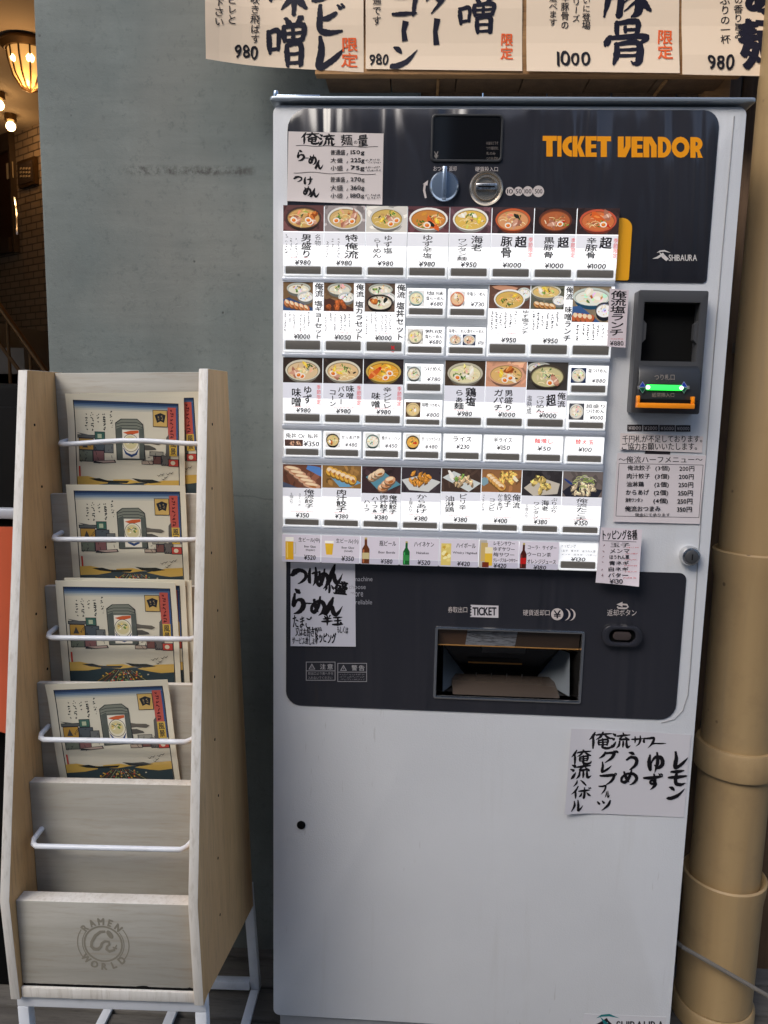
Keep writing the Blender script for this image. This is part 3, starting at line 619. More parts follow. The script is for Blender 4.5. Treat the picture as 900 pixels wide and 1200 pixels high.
# heavy display lettering of the title, drawn stroke by stroke
F = letters('title'); ORG = (236, 152, 20)
ty = lambda x: (159.2 + (x-636)*.0085)
hh = 24.2
def gl(x0, w, parts):
    for q in parts:
        if q[0] == 'p': F.poly([(x0+a*w, ty(x0)+b*hh) for a, b in q[1:]], ORG)
        else:          # arc band: cx, cy, rx, ry, inner factor x, y, a0, a1
            cx_, cy_, rx, ry, fx, fy, a0, a1 = q[1:]; n = 16; T = [R(a0+(a1-a0)*k/n) for k in range(n+1)]
            o = [(x0+w*(cx_+rx*math.cos(t)), ty(x0)+hh*(cy_+ry*math.sin(t))) for t in T]
            i = [(x0+w*(cx_+rx*fx*math.cos(t)), ty(x0)+hh*(cy_+ry*fy*math.sin(t))) for t in T]
            F._put(o+i, [(k, k+1, n+1+k+1, n+1+k) for k in range(n)], ORG)
rc = lambda a, b, c, d: ('p', (a, b), (c, b), (c, d), (a, d))
LT = {'T': [rc(0, 0, 1, .24), rc(.26, .24, .70, 1)], 'I': [rc(0, 0, 1, 1)],
      'C': [('a', 1.0, .5, 1.0, .5, .42, .40, 90, 270)],
      'K': [rc(0, 0, .40, 1), ('p', (.40, .45), (.62, 0), (1.0, 0), (.66, .48), (1.03, 1), (.60, 1), (.40, .58))],
      'E': [rc(0, 0, .50, 1), rc(.5, 0, 1, .21), rc(.5, .40, .95, .58), rc(.5, .79, 1, 1)],
      'V': [('p', (0, 0), (.46, 0), (.46, .62), (.60, .45), (.60, 0), (1, 0), (1, .50), (.62, 1), (.0, 1))],
      'N': [rc(0, 0, .44, 1), ('p', (.44, 0), (.62, 0), (1, .42), (1, 1), (.58, 1), (.58, .48), (.44, .30))],
      'D': [rc(0, 0, .36, 1), ('a', .36, .5, .64, .5, .46, .56, -90, 90)],
      'O': [('a', .5, .5, .5, .51, .46, .46, 0, 360)],
      'R': [rc(0, 0, .42, 1), ('a', .42, .33, .56, .33, .32, .32, -90, 90), ('p', (.42, .56), (.72, .60), (1.0, 1), (.60, 1), (.55, .74), (.42, .70))]}
for ch_, x0_, w_ in (('T', 636, 16.5), ('I', 653.2, 4.8), ('C', 659, 11.2), ('K', 671, 14.2), ('E', 686.2, 13), ('T', 699.8, 16.2),
                     ('V', 724, 15), ('E', 740, 13.2), ('N', 754, 15.5), ('D', 771, 15.6), ('O', 787, 21), ('R', 809, 14.5)):
    gl(x0_, w_, LT[ch_])
F.build('title_lettering', TM)
def maker_logo(F, x, y, w, h, ink, arc):
    F.line([(x+w*.02, y+h*.72), (x+w*.13, y+h*.62), (x+w*.27, y+h*.28)], [.1, h*.18, h*.22], ink)
    F.line([(x+w*.12, y+h*.20), (x+w*.19, y+h*.06), (x+w*.29, y+h*.03), (x+w*.42, y+h*.2)], [.1, h*.12, h*.14, .1], arc)
    F.line([(x+w*.17, y+h*.12), (x+w*.25, y+h*.55), (x+w*.35, y+h*.80)], [.1, h*.22, h*.3], arc)
    F.line([(x+w*.24, y+h*.18), (x+w*.31, y+h*.60), (x+w*.36, y+h*.8)], [.1, h*.2, h*.22], ink)
    F.ht('SHIBAURA', x+w*.38, y+h*.36, x+w, y+h*.9, ink, 1)
F = letters('logo'); maker_logo(F, 763.5, 293.5, 53, 13.5, (205, 200, 196), (205, 200, 196)); F.build('maker_logo', TM)
F = letters('caps')
F.ht('おつり・返却', 508, 194.5, 535, 200.5, PALE); F.build('knob_lettering', TM); F = letters('caps'); F.ht('硬貨投入口', 557, 195.3, 583.5, 201, PALE); F.build('coin_lettering', TM); F = letters('caps')
F.line([(500.5, 212), (497.8, 217), (497.0, 223), (499, 232)], [.2, 2.6, 2.6, 2.2], PALE); F.poly([(495.5, 215.8), (501.8, 211), (500.8, 217.5)], PALE); F.build('turn_arrow', TM); F = letters('caps')
for (x_, r_, t_) in ((597.5, 5.0, '10'), (607.6, 5.3, '50'), (618.6, 5.9, '100'), (631, 6.6, '500')):
    F.ell(x_, 224.2, r_, r_*1.02, PALE, 24); F.ht(t_, x_-r_*.66, 221.6, x_+r_*.66, 226.8, (40, 36, 40), 1)
F.build('coin_icons', TM)
F = letters('disp', Y=-.0034)
for i, t_ in enumerate(('お金をどうぞ', 'つり銭切れ', '札のみ', 'つり札切れ')): F.ht(t_, 570, 165.6+i*6.1, 584-(3.5 if i == 2 else 0), 169.4+i*6.1, (118, 110, 105))
F.ht('¥', 508.6, 177.5, 513.4, 186, (130, 125, 120), 1); F.build('display_lettering', df)
F = letters('low')
for t_, x0_, x1_, y_ in (('machine', 414.5, 436.5, 678.5), ('choose', 409, 428.5, 687.7), ('more', 411, 425.5, 696.6), ('reliable', 416.5, 436, 705.6)): F.ht(t_, x0_, y_-2.7, x1_, y_+2.6, (150, 150, 158))
F.build('slogan_lettering', TM); F = letters('t'); F.ht('券取出口', 525, 711, 547.5, 718, PALE)
F.poly([(551.5, 708.7), (584.2, 709.8), (584, 724), (551, 723)], (205, 200, 203))
for k in range(4): F.ell(551.6, 711+k*3.3, 1.1, 1.1, (30, 32, 44), 8)
F.ht('TICKET', 554, 711.8, 581.5, 721, (24, 24, 34), 3)
F.build('ticket_sign', TM); F = letters('t'); F.ht('硬貨返却口', 613, 714.5, 644, 721.5, PALE)
F.ell(667.5, 720.3, 7, 7, PALE, 24); F.ell(665.3, 720.2, 7.1, 7.4, (28, 30, 42), 24); F.ell(661.5, 720.1, 7, 7, PALE, 24); F.ell(659.3, 720, 7.2, 7.5, (28, 30, 42), 24)
F.ell(653, 719.8, 7.2, 7, PALE, 24); F.ht('¥', 648.8, 715.4, 657.2, 724.4, (24, 24, 34), 2)
F.build('coin_return_sign', TM); F = letters('t'); F.ht('返却ボタン', 711.5, 714.2, 746, 721.8, PALE)
F.line([(723.5, 710.8), (724.5, 712.6), (734, 712.9), (736, 711.2), (734.5, 708.6), (729, 708.2)], 1.9, PALE); F.poly([(729.5, 705.2), (722.5, 708.3), (729.5, 711.2)], PALE)
F.build('button_lettering', TM)
for x_, y_, t_ in ((358.5, 775.5, '注意'), (395.5, 777, '警告')):
    F = letters('w')
    F.frame(x_, y_, x_+34.5, y_+22, .7, (150, 148, 152)); F.rect(x_, y_+10.3, x_+34.5, y_+11, (150, 148, 152))
    F.poly([(x_+7, y_+2), (x_+11, y_+9), (x_+3, y_+9)], (150, 148, 152)); F.poly([(x_+7, y_+3.8), (x_+9.6, y_+8.3), (x_+4.4, y_+8.3)], (30, 32, 42)); F.rect(x_+6.7, y_+5, x_+7.3, y_+7.4, (150, 148, 152))
    F.ht(t_[0], x_+16.5, y_+2.4, x_+23, y_+8.8, (165, 163, 165), 1); F.ht(t_[1], x_+25, y_+2.5, x_+31.5, y_+8.9, (165, 163, 165), 1)
    if x_ < 380: F.ht('取出口より奥へ手を', 361, 787.4, 390.5, 791, (140, 138, 142)); F.ht('入れないでください', 361, 792.4, 389.5, 796, (140, 138, 142))
    else:
        for k in range(3): F.scrib(398, 789.4+k*2.9, 427.5, 791.3+k*2.9, (125, 123, 128), .25)
    F.build('warning_label', TM)

# ticket tray
tr = MB(); e_ = .0022
tr.plate(rrect(tx0-e_*2, tx1+e_*2, tz0-e_*2, tz1+e_*2, .004), [rrect(tx0+.0003, tx1-.0003, tz0+.0003, tz1-.0003, .002)], -.0045, -.0019)
tr = tr.build('ticket_tray', M['chrome'], TM, bevel=.0008)
dpth = .115
mb = MB()
mb.add([(tx0, 0, tz0), (tx1, 0, tz0), (tx1, 0, tz1), (tx0, 0, tz1), (tx0+.012, dpth, tz0), (tx1-.012, dpth, tz0), (tx1-.012, dpth, tz1), (tx0+.012, dpth, tz1)],
       [(0, 1, 5, 4), (1, 2, 6, 5), (2, 3, 7, 6), (3, 0, 4, 7), (4, 5, 6, 7)])
mb.build('tray_well', material('tray_metal', (.045, .042, .04), .22, .7), tr)
mb = MB().prism([(.004, tz0+.0012), (.085, tz0+.0012), (.085, tz0+.010), (.080, tz0+.012), (.02, tz0+.004)], tx0+.03, tx1-.03, 'x')
mb.build('tray_scoop', material('scoop_brown', (.075, .058, .047), .25), tr, bevel=.001)
amb = material('amber_glint', (.45, .22, .06), .25, .6)  # amber colour paints in the thin orange highlights of the tray
MB().box(tx0+.062, tx1-.085, .100, .102, tz0+.026, tz0+.029).build('amber_glint', amb, tr)
for k in range(4): MB().box(tx0+.075+k*.028, tx0+.0765+k*.028, .0755, .0772, tz0+.0105, tz0+.0165).build('scoop_rib', M['blackplastic'], tr)
for sgn, xx in ((1, tx0+.0125), (-1, tx1-.0125)): MB().add([(xx, .012, tz0+.002), (xx+sgn*.045, .10, tz0+.002), (xx+sgn*.002, .112, tz0+.055), (xx, .03, tz0+.075)], [(0, 1, 2, 3)]).build('side_deflector', M['cap'], tr)
MB().box(tx0+.085, tx0+.165, .086, .10, tz0+.052, tz0+.098).build('ticket_chute', M['greyplastic'], tr, bevel=.002)
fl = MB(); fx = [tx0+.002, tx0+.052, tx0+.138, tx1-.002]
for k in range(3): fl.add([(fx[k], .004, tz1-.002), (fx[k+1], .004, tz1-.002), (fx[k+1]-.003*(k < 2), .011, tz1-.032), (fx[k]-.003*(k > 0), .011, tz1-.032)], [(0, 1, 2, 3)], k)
fm = material('flap_grey_reflection', (.16, .17, .18), .12); fn = NT(fm); fv = fn.coords((6, 1, 40), (0, R(12), 0)); fn.col(fn.mix(fn.ramp(fn.noise(fv, 4, 4, .7, 1.5), [(.45, g3(0)), (.62, g3(1))]), (.21, .22, .24), (.06, .06, .065)))
fl.build('glossy_flap', [material('flap_brown_reflection', (.075, .042, .026), .12), fm, material('flap_dark_reflection', (.045, .03, .022), .12)], tr)  # three flap tones paint in the reflections on its gloss
MB().tube([(tx0+.002, .0112, tz1-.0325), (tx1-.002, .0112, tz1-.0325)], .0013, 6).build('flap_edge', amb, tr)
# return button
bx, bz = F0(727.5, 743.5)
rb = MB().plate(rrect(bx-.034, bx+.034, bz-.0185, bz+.0185, .0165), [rrect(bx-.022, bx+.022, bz-.0115, bz+.0115, .011)], -.013, -.0019).build('return_button', M['fascia'], TM, bevel=.003)
MB().plate(rrect(bx-.0218, bx+.0218, bz-.0113, bz+.0113, .0108), [], -.004, -.002).build('button_well', M['black'], rb)
MB().plate(rrect(bx-.015, bx+.015, bz-.007, bz+.007, .0065), [], -.010, -.0041).build('button_cap', material('button_brown', (.05, .038, .036), .35), rb, bevel=.002)
# lock and lift hole
lx, lz = F0(807, 650.5)
lk = MB().lathe((lx, 0, lz), [(.0165, .001), (.0165, -.010), (.0145, -.014), (.0115, -.015), (.0112, -.013), (0, -.013)], 'y', 32).build('lock', M['chrome'], TM)
MB().lathe((lx, 0, lz), [(.011, -.0131), (.011, -.0165), (.009, -.0175), (0, -.0175)], 'y', 24).build('lock_core', M['greyplastic'], lk)
MB().box(lx-.0008, lx+.0008, -.0182, -.0172, lz-.005, lz+.005).build('keyhole', M['black'], lk)
px_, pz_ = F0(353, 966.5)
MB().lathe((px_, 0, pz_), [(.0078, .001), (.0078, -.002), (.006, -.003), (0, -.003)], 'y', 20).build('hole_plug', M['black'], TM)

# bill acceptor
b1 = F0(743.5, 342); b2 = F0(823.5, 344); b3 = F0(812.5, 486); b4 = F0(734.5, 482.5)
bx0, bx1 = (b1[0]+b4[0])/2, (b2[0]+b3[0])/2; bz1, bz0 = (b1[1]+b2[1])/2, (b3[1]+b4[1])/2
o0 = F0(750, 356); o1 = F0(812, 425)
ho = [(o0[0], o1[1]), (o1[0]-.004, o1[1]), (o1[0]-.004, o0[1]), (o0[0], o0[1])]
ba = MB().plate(rrect(bx0, bx1, bz0, bz1, .003), [ho], -.026, -.0002).build('bill_acceptor', M['greyplastic'], TM, bevel=.003)
MB().box(ho[0][0]-.0005, ho[1][0]+.0005, -.003, -.0005, ho[0][1]-.0005, ho[2][1]+.0005).build('bill_opening', M['black'], ba)
for xx, sgn in ((ho[0][0], 1), (ho[1][0], -1)):
    MB().prism([(xx+sgn*.0003, ho[0][1]+.028), (xx+sgn*.006, ho[0][1]+.034), (xx+sgn*.006, ho[0][1]+.058), (xx+sgn*.0003, ho[0][1]+.064)], -.024, -.012).build('side_guide', M['greyplastic'], ba)
cz1 = o1[1]-.006
mb = MB().prism([(-.0262, bz0+.012), (-.040, bz0+.020), (-.036, cz1-.012), (-.0262, cz1)], bx0+.006, bx1-.006, 'x').build('bill_console', M['blackplastic'], ba, bevel=.002)
def onc(px, py): return P(px, py, -.039)
s0_, s1_ = onc(744.5, 474), onc(811, 477)
mb = MB().box(s0_.x, s1_.x, -.052, -.0385, s0_.z-.005, s0_.z+.003)
for xx in (s0_.x, s1_.x-.004): mb.box(xx, xx+.004, -.050, -.0385, s0_.z+.003, s0_.z+.014)
mb.build('bill_slot', M['orangeplastic'], ba, bevel=.001)
MB().box(s0_.x+.0042, s1_.x-.0042, -.0432, -.0386, s0_.z+.0031, s0_.z+.009).build('slot_mouth', M['black'], ba)
g0, g1 = onc(757.5, 451), onc(799, 457.5)
gz = (g0.z+g1.z)/2
MB().box(g0.x, g1.x, -.0425, -.0385, gz-.0042, gz+.0042).build('status_light', M['greenlight'], ba, bevel=.001)
for xx in (g0.x+.002, g1.x-.002): MB().lathe((xx, -.0426, gz), [(.0035, .001), (.003, -.001), (0, -.0015)], 'y', 12).build('status_light_end', M['greendot'], ba)
F = Flat(on_face(-.0425)); F.paper = (0, 0, 0)
F.ht('つり札口', 767, 438.5, 790.5, 445.5, (150, 140, 130)); F.ht('紙幣挿入口', 764, 460.2, 790, 465.6, (135, 125, 115))
F.scrib(764, 446.8, 792, 448.6, (85, 78, 74), .3)
for x_ in (753, 801.5):
    F.rect(x_-6 if x_ < 770 else x_+1, 452, x_-1 if x_ < 770 else x_+6.5, 456, (120, 120, 120))
    F.poly([(x_-4.4, 453.7), (x_, 446.8), (x_+4.4, 453.7)], (150, 160, 200)); F.poly([(x_-3.6, 453.3), (x_, 447.6), (x_+3.6, 453.3)], (35, 60, 165))
    F.poly([(x_-4.4, 454.2), (x_+4.4, 454.2), (x_, 461)], (110, 160, 140)); F.poly([(x_-3.6, 454.6), (x_+3.6, 454.6), (x_, 460.2)], (12, 75, 55))
F.build('bill_lettering', ba)
F = letters('bills', Y=-.0008)
for x_, w_, t_ in ((735, 17.6, '¥1000'), (753.8, 17.8, '¥2000'), (772.8, 18, '¥5000'), (792, 17.2, '¥10000')):
    F.rect(x_, 497.6+(x_-735)*.012, x_+w_, 505.2+(x_-735)*.012, (52, 48, 50)); F.ht(t_, x_+1.4, 499.4+(x_-735)*.012, x_+w_-1.4, 503.6+(x_-735)*.012, (190, 184, 184))
F.poly([(757, 526), (786, 527), (785, 534), (755, 533)], (40, 36, 40)); F.build('accepted_bills', TM)
# maker's sticker at the foot of the door
F = sheet('st', [(684, 1188), (781, 1192), (778, 1216), (682, 1212)], -.0006, (196, 196, 200)); maker_logo(F, 688, 1189, 90, 21, (25, 25, 32), (20, 110, 115))
F.build('maker_sticker', TM, back=[(684, 1188), (781, 1192), (778, 1216), (682, 1212)])

# ------------------------------------------------------------------ menu buttons: rails, housings, cards
CX0 = P(333.5, 290).x; PIT = (P(722, 290).x-CX0)/8
def zrow(py): return P(357, py).z
PXM = (P(405, 290).x-P(357, 290).x)/48.0            # metres per photo pixel on the face, near the buttons
def kvz(z):                                         # metres per photo pixel downwards, at height z on the face
    q = min(range(230, 660, 2), key=lambda p: abs(zrow(p)-z)); return (zrow(q)-zrow(q+60))/60
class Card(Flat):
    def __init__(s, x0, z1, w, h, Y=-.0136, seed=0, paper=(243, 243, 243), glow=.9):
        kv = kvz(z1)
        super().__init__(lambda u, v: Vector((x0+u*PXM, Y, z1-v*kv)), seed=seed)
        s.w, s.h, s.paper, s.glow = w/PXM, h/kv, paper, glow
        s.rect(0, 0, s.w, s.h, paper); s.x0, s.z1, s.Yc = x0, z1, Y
DARKBG = [(62, 40, 36), (74, 50, 40), (48, 38, 36), (84, 58, 44), (58, 46, 44)]
class Pic:
    """a printed photograph: every shape is clamped to the picture's rectangle"""
    def __init__(s, F, x0, y0, x1, y1, bg, glow=.22):
        s.F, s.b = F, (x0, y0, x1, y1); s.gl = glow; F.rect(x0, y0, x1, y1, bg, glow); s.r = F.r
        s.w, s.h = x1-x0, y1-y0
        for _ in range(14):
            k = s.r.uniform(.7, 1.35); s.blob(s.r.random(), s.r.random(), s.r.uniform(.05, .22), s.r.uniform(.04, .12), tuple(min(255, v*k) for v in bg))
    def _c(s, pts):
        x0, y0, x1, y1 = s.b; return [(min(max(x0+a*s.w, x0), x1), min(max(y0+b*s.h, y0), y1)) for a, b in pts]
    def poly(s, pts, col): s.F.poly(s._c(pts), col, s.gl)
    def ell(s, cx, cy, rx, ry, col, n=20, rot=0):
        q = s.w/s.h; c, si = math.cos(rot), math.sin(rot)
        s.poly([(cx+rx*math.cos(t)*c-ry*math.sin(t)*si/q, cy+rx*math.cos(t)*si*q+ry*math.sin(t)*c) for t in (2*math.pi*k/n for k in range(n))], col)
    def blob(s, cx, cy, rx, ry, col, n=9, j=.28, rot=None):
        rot = s.r.uniform(0, 3) if rot is None else rot; q = s.w/s.h; c, si = math.cos(rot), math.sin(rot); pts = []
        for k in range(n):
            t = 2*math.pi*k/n; e = 1+s.r.uniform(-j, j); a, b = rx*e*math.cos(t), ry*e*math.sin(t)/q; pts.append((cx+a*c-b*si, cy+(a*si+b*c)*q))
        s.poly(pts, col)
    def noodles(s, cx, cy, rx, ry, n, cols):
        for _ in range(n):
            a = s.r.uniform(0, 6.28); d = s.r.random()**.5; x, y = cx+rx*d*math.cos(a)*.8, cy+ry*d*math.sin(a)*.8; an = s.r.uniform(-.8, .8)
            L = rx*s.r.uniform(.2, .45); pts = [(x+t*L*math.cos(an+t*.6), y+t*L*math.sin(an+t*.6)*s.w/s.h*.6) for t in (-1, -.5, 0, .5, 1)]
            s.F.line(s._c(pts), s.r.uniform(.35, .7), s.r.choice(cols), s.gl)
    def egg(s, x, y, r, rot=0):
        s.ell(x, y, r*1.15, r*1.5, (238, 226, 208), 14, rot); s.ell(x, y+.01, r*.68, r*.9, (222, 110, 30), 12, rot); s.ell(x-.01, y-.02, r*.3, r*.35, (246, 168, 70), 8)
    def bowl(s, rim=(226, 222, 212), broth=(214, 178, 112), tops='megn', cx=.5, cy=.5, rx=.42, ry=.42, side=None, nood=10):
        r = s.r
        s.ell(cx, cy+.10, rx*.9, ry*1.0, side or tuple(v*.55 for v in rim)); s.ell(cx, cy, rx, ry, rim, 26); s.ell(cx, cy+.02, rx*.9, ry*.86, tuple(v*.72 for v in broth), 26); s.ell(cx, cy+.035, rx*.86, ry*.82, broth, 26)
        for _ in range(10): a = r.uniform(0, 6.28); d = r.random(); s.blob(cx+rx*.65*d*math.cos(a), cy+ry*.65*d*math.sin(a), rx*.16, rx*.1, tuple(min(255, v*r.uniform(.82, 1.18)) for v in broth))
        s.noodles(cx, cy+.03, rx*.8, ry*.75, nood, [(240, 218, 160), (226, 196, 130), (246, 230, 186)])
        for _ in range(9):
            a = r.uniform(0, 6.28); d = r.uniform(0, .75); s.blob(cx+rx*d*math.cos(a), cy+ry*d*math.sin(a), rx*r.uniform(.05, .13), rx*r.uniform(.03, .08), r.choice([(120, 84, 50), (90, 120, 60), (238, 222, 184), (180, 96, 52), (206, 150, 90), (70, 60, 46), (226, 196, 120)]))
        for ch in tops:
            a = r.uniform(0, 6.28); d = r.uniform(.25, .62); x, y = cx+rx*d*math.cos(a), cy+ry*d*math.sin(a)
            if ch == 'm':
                s.blob(x, y, rx*.36, rx*.24, (168, 108, 86)); s.blob(x, y, rx*.3, rx*.19, (206, 152, 126)); s.blob(x+.02, y, rx*.14, rx*.07, (236, 204, 182))
            elif ch == 'f': s.blob(x, y, rx*.34, rx*.24, (150, 72, 26)); s.blob(x, y-.03, rx*.26, rx*.17, (208, 120, 52)); s.blob(x-.03, y-.06, rx*.12, rx*.07, (236, 170, 96))
            elif ch == 'e': s.egg(x, cy+ry*.45*abs(math.sin(a))+.05, rx*.17, r.uniform(-.4, .4))
            elif ch == 'g':
                for _ in range(7): s.blob(x+r.gauss(0, rx*.1), y+r.gauss(0, ry*.12), rx*.09, rx*.05, r.choice([(62, 104, 40), (96, 140, 52), (44, 78, 36), (136, 170, 74)]))
            elif ch == 'n': s.blob(x, y, rx*.22, rx*.14, (34, 38, 34))
            elif ch == 'y': s.blob(x, y, rx*.2, rx*.13, (240, 200, 58)); s.blob(x, y-.02, rx*.1, rx*.06, (250, 226, 110))
            elif ch == 'r': s.blob(x, y, rx*.3, rx*.16, (196, 52, 28)); s.blob(x, y, rx*.12, rx*.07, (226, 96, 48))
            elif ch == 'w': s.blob(x, y, rx*.3, rx*.2, (236, 226, 204)); s.blob(x, y, rx*.17, rx*.1, (250, 244, 230))
            elif ch == 'o': s.blob(x, y, rx*.42, rx*.26, (214, 96, 40)); s.blob(x, y, rx*.2, rx*.1, (232, 140, 70))
    def lumps(s, n, col, cx=.5, cy=.5, rx=.3, ry=.3, size=.11):
        pts = sorted([(s.r.uniform(0, 6.28), s.r.random()**.5) for _ in range(n)], key=lambda t: math.sin(t[0])*t[1])
        for a, d in pts:
            x, y = cx+rx*d*math.cos(a), cy+ry*d*math.sin(a); k = s.r.uniform(.85, 1.15); c = tuple(min(255, v*k) for v in col)
            s.blob(x, y+.02, size, size*.75, tuple(v*.6 for v in c)); s.blob(x, y-.01, size*.88, size*.62, c); s.blob(x-size*.2, y-.05, size*.4, size*.25, tuple(min(255, v*1.25) for v in c))
    def gyoza(s, n, x0, y0, x1, y1, col=(214, 164, 110), rx=.15, ry=.13, tilt=.35):
        for i in range(n):
            t = i/max(n-1, 1); x, y = x0+(x1-x0)*t, y0+(y1-y0)*t
            s.ell(x, y+.04, rx, ry, tuple(v*.55 for v in col), 14, tilt); s.ell(x, y, rx*.95, ry*.85, col, 14, tilt); s.ell(x-.01, y-.05, rx*.7, ry*.38, (240, 214, 176), 12, tilt)
            s.blob(x+.02, y+.06, rx*.5, ry*.3, (170, 104, 52), rot=tilt)
def card_obj(F, parent, label=None):
    o = F.build('menu_card', parent); 
    return o

proto = {}
def button(x0, w, z1, z0, sz1, sz0, label):
    """a button housing (copied from the first of its size) with its grey lamp strip"""
    key = (round(w, 4), round(z1-z0, 4), round(sz1-z1, 4))
    if key not in proto:
        mb = MB().plate([(0, z0-z1), (w, z0-z1), (w, 0), (0, 0)], [], -.0132, -.0004)
        mb.box(.0015, w-.0015, -.0185, -.0133, z0-z1+.0006, z0-z1+.0036)
        for xx in (.0012, w-.0032): mb.box(xx, xx+.002, -.0172, -.0133, z0-z1+.0037, sz1-z1+.001)
        h = mb.build('menu_button', M['housing'], None, bevel=.0008)
        s = MB().plate(rrect(.0045, w-.0045, sz0-z1, sz1-z1, .001), [], -.0160, -.0134).build('lamp_strip', M['strip'], None, bevel=.0005)
        h.parent = TM; s.parent = h; proto[key] = (h, s); nh = h
    else:
        h, s = proto[key]; nh = h.copy(); COL.objects.link(nh); c = s.copy(); COL.objects.link(c); c.parent = nh; nh.parent = TM
    nh.location = Vector((x0, 0, z1))-TM.location
    nh['label'] = label; return nh
def price(F, t, x0, x1, y, h=5.6, col=(40, 38, 42)): F.ht(t, x0, y, x1, y+h, col, 2, .6, shear=.22)
def season(F, x, y0, y1): F.vt('季節限定', x, y0, x+5.4, y1, (196, 62, 66), 0, .5)
PITp = PIT/PXM
def rowz(pys): return [zrow(p) for p in pys]
for (p0_, p1_) in ((326.6, 331.2), (414.6, 418.6), (497, 502.4), (535, 542), (616, 623)):
    MB().box(CX0-.001, CX0+8*PIT-.002, -.0165, -.0003, zrow(p1_), zrow(p0_)).build('button_rail', M['rail'], TM, bevel=.001)
def xcol(i): return CX0+i*PIT

ORE = '俺流'
# --- row 1
z1, zt, sz1, sz0, z0 = rowz((243, 312.6, 314, 322.5, 326.2))
R1 = [('fried chicken ramen button priced 980 yen', '¥980'), ('special ramen button with pork and eggs priced 980 yen', '¥980'), ('yuzu salt ramen button priced 980 yen', '¥980'), ('spicy yuzu salt ramen button priced 980 yen', '¥980'),
      ('shrimp wonton noodle button priced 950 yen', '¥950'), ('pork bone ramen button marked as seasonal, 1000 yen', '¥1000'), ('black pork bone ramen button marked as seasonal, 1000 yen', '¥1000'), ('spicy pork bone ramen button marked as seasonal, 1000 yen', '¥1000')]
B1 = [((96, 62, 60), (70, 52, 48), (206, 160, 96), 'fmfemee', .44), ((150, 140, 138), (218, 214, 206), (206, 170, 110), 'gnmmee', .43), ((214, 208, 198), (206, 202, 192), (206, 172, 96), 'gmygee', .42), ((92, 56, 60), (232, 228, 220), (200, 130, 60), 'gonye', .47),
      ((96, 66, 72), (234, 230, 220), (222, 182, 88), 'wgyw', .43), ((62, 46, 48), (196, 92, 52), (214, 150, 100), 'gnme', .42), ((42, 34, 36), (96, 52, 40), (176, 96, 56), 'mgre', .40), ((58, 42, 42), (196, 86, 60), (206, 112, 64), 'mroge', .44)]
for i in range(8):
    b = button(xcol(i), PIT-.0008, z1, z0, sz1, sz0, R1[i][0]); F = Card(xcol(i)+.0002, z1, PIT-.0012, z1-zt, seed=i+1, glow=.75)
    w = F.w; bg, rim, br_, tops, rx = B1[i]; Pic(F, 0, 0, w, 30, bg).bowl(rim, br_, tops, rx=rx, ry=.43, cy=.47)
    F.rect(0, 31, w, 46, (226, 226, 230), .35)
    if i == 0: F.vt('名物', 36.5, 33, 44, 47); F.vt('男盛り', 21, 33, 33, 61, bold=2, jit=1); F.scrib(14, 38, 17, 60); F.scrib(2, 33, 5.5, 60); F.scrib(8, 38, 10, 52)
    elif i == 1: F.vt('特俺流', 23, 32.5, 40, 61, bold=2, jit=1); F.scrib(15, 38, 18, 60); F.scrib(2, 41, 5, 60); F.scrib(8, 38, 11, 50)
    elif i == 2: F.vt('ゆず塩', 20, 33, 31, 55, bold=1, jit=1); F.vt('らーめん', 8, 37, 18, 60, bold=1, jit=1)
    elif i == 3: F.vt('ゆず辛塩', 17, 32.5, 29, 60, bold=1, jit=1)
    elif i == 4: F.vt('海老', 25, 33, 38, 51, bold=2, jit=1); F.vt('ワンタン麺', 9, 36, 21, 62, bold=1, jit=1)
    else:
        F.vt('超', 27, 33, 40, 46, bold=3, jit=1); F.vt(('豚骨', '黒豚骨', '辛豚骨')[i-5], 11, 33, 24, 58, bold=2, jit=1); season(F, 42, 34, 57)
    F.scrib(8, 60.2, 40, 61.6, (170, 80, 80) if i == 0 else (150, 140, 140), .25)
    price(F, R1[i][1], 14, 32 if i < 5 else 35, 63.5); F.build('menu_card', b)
# --- row 2
z1, zt, sz1, sz0, z0 = rowz((332, 398.6, 400, 410.2, 414.2))
def small(i, zz, seed, draw, label, glow=.9):
    q1, qt, s1, s0, q0 = zz; b = button(xcol(i)+.0012, PIT-.0035, q1, q0, s1, s0, label)
    F = Card(xcol(i)+.0018, q1-.0006, PIT-.0047, q1-qt-.0006, seed=seed, glow=glow); draw(F); F.build('menu_card', b)
def sm_bowl(bg, rim, br_, tops, lines, pr, x1=20):
    def d(F):
        Pic(F, 1.5, 2.5, x1, F.h-1.2, bg, .3).bowl(rim, br_, tops, rx=.46, ry=.44, cy=.48, nood=6)
        n = len(lines)
        for k, t in enumerate(lines): F.ht(t, x1+2, 3+k*5.6, F.w-2, 7.6+k*5.6, bold=1, jit=.6)
        price(F, pr, x1+7, F.w-3, F.h-6.6, 4.6, (70, 68, 72))
    return d
LB = (236, 236, 234)
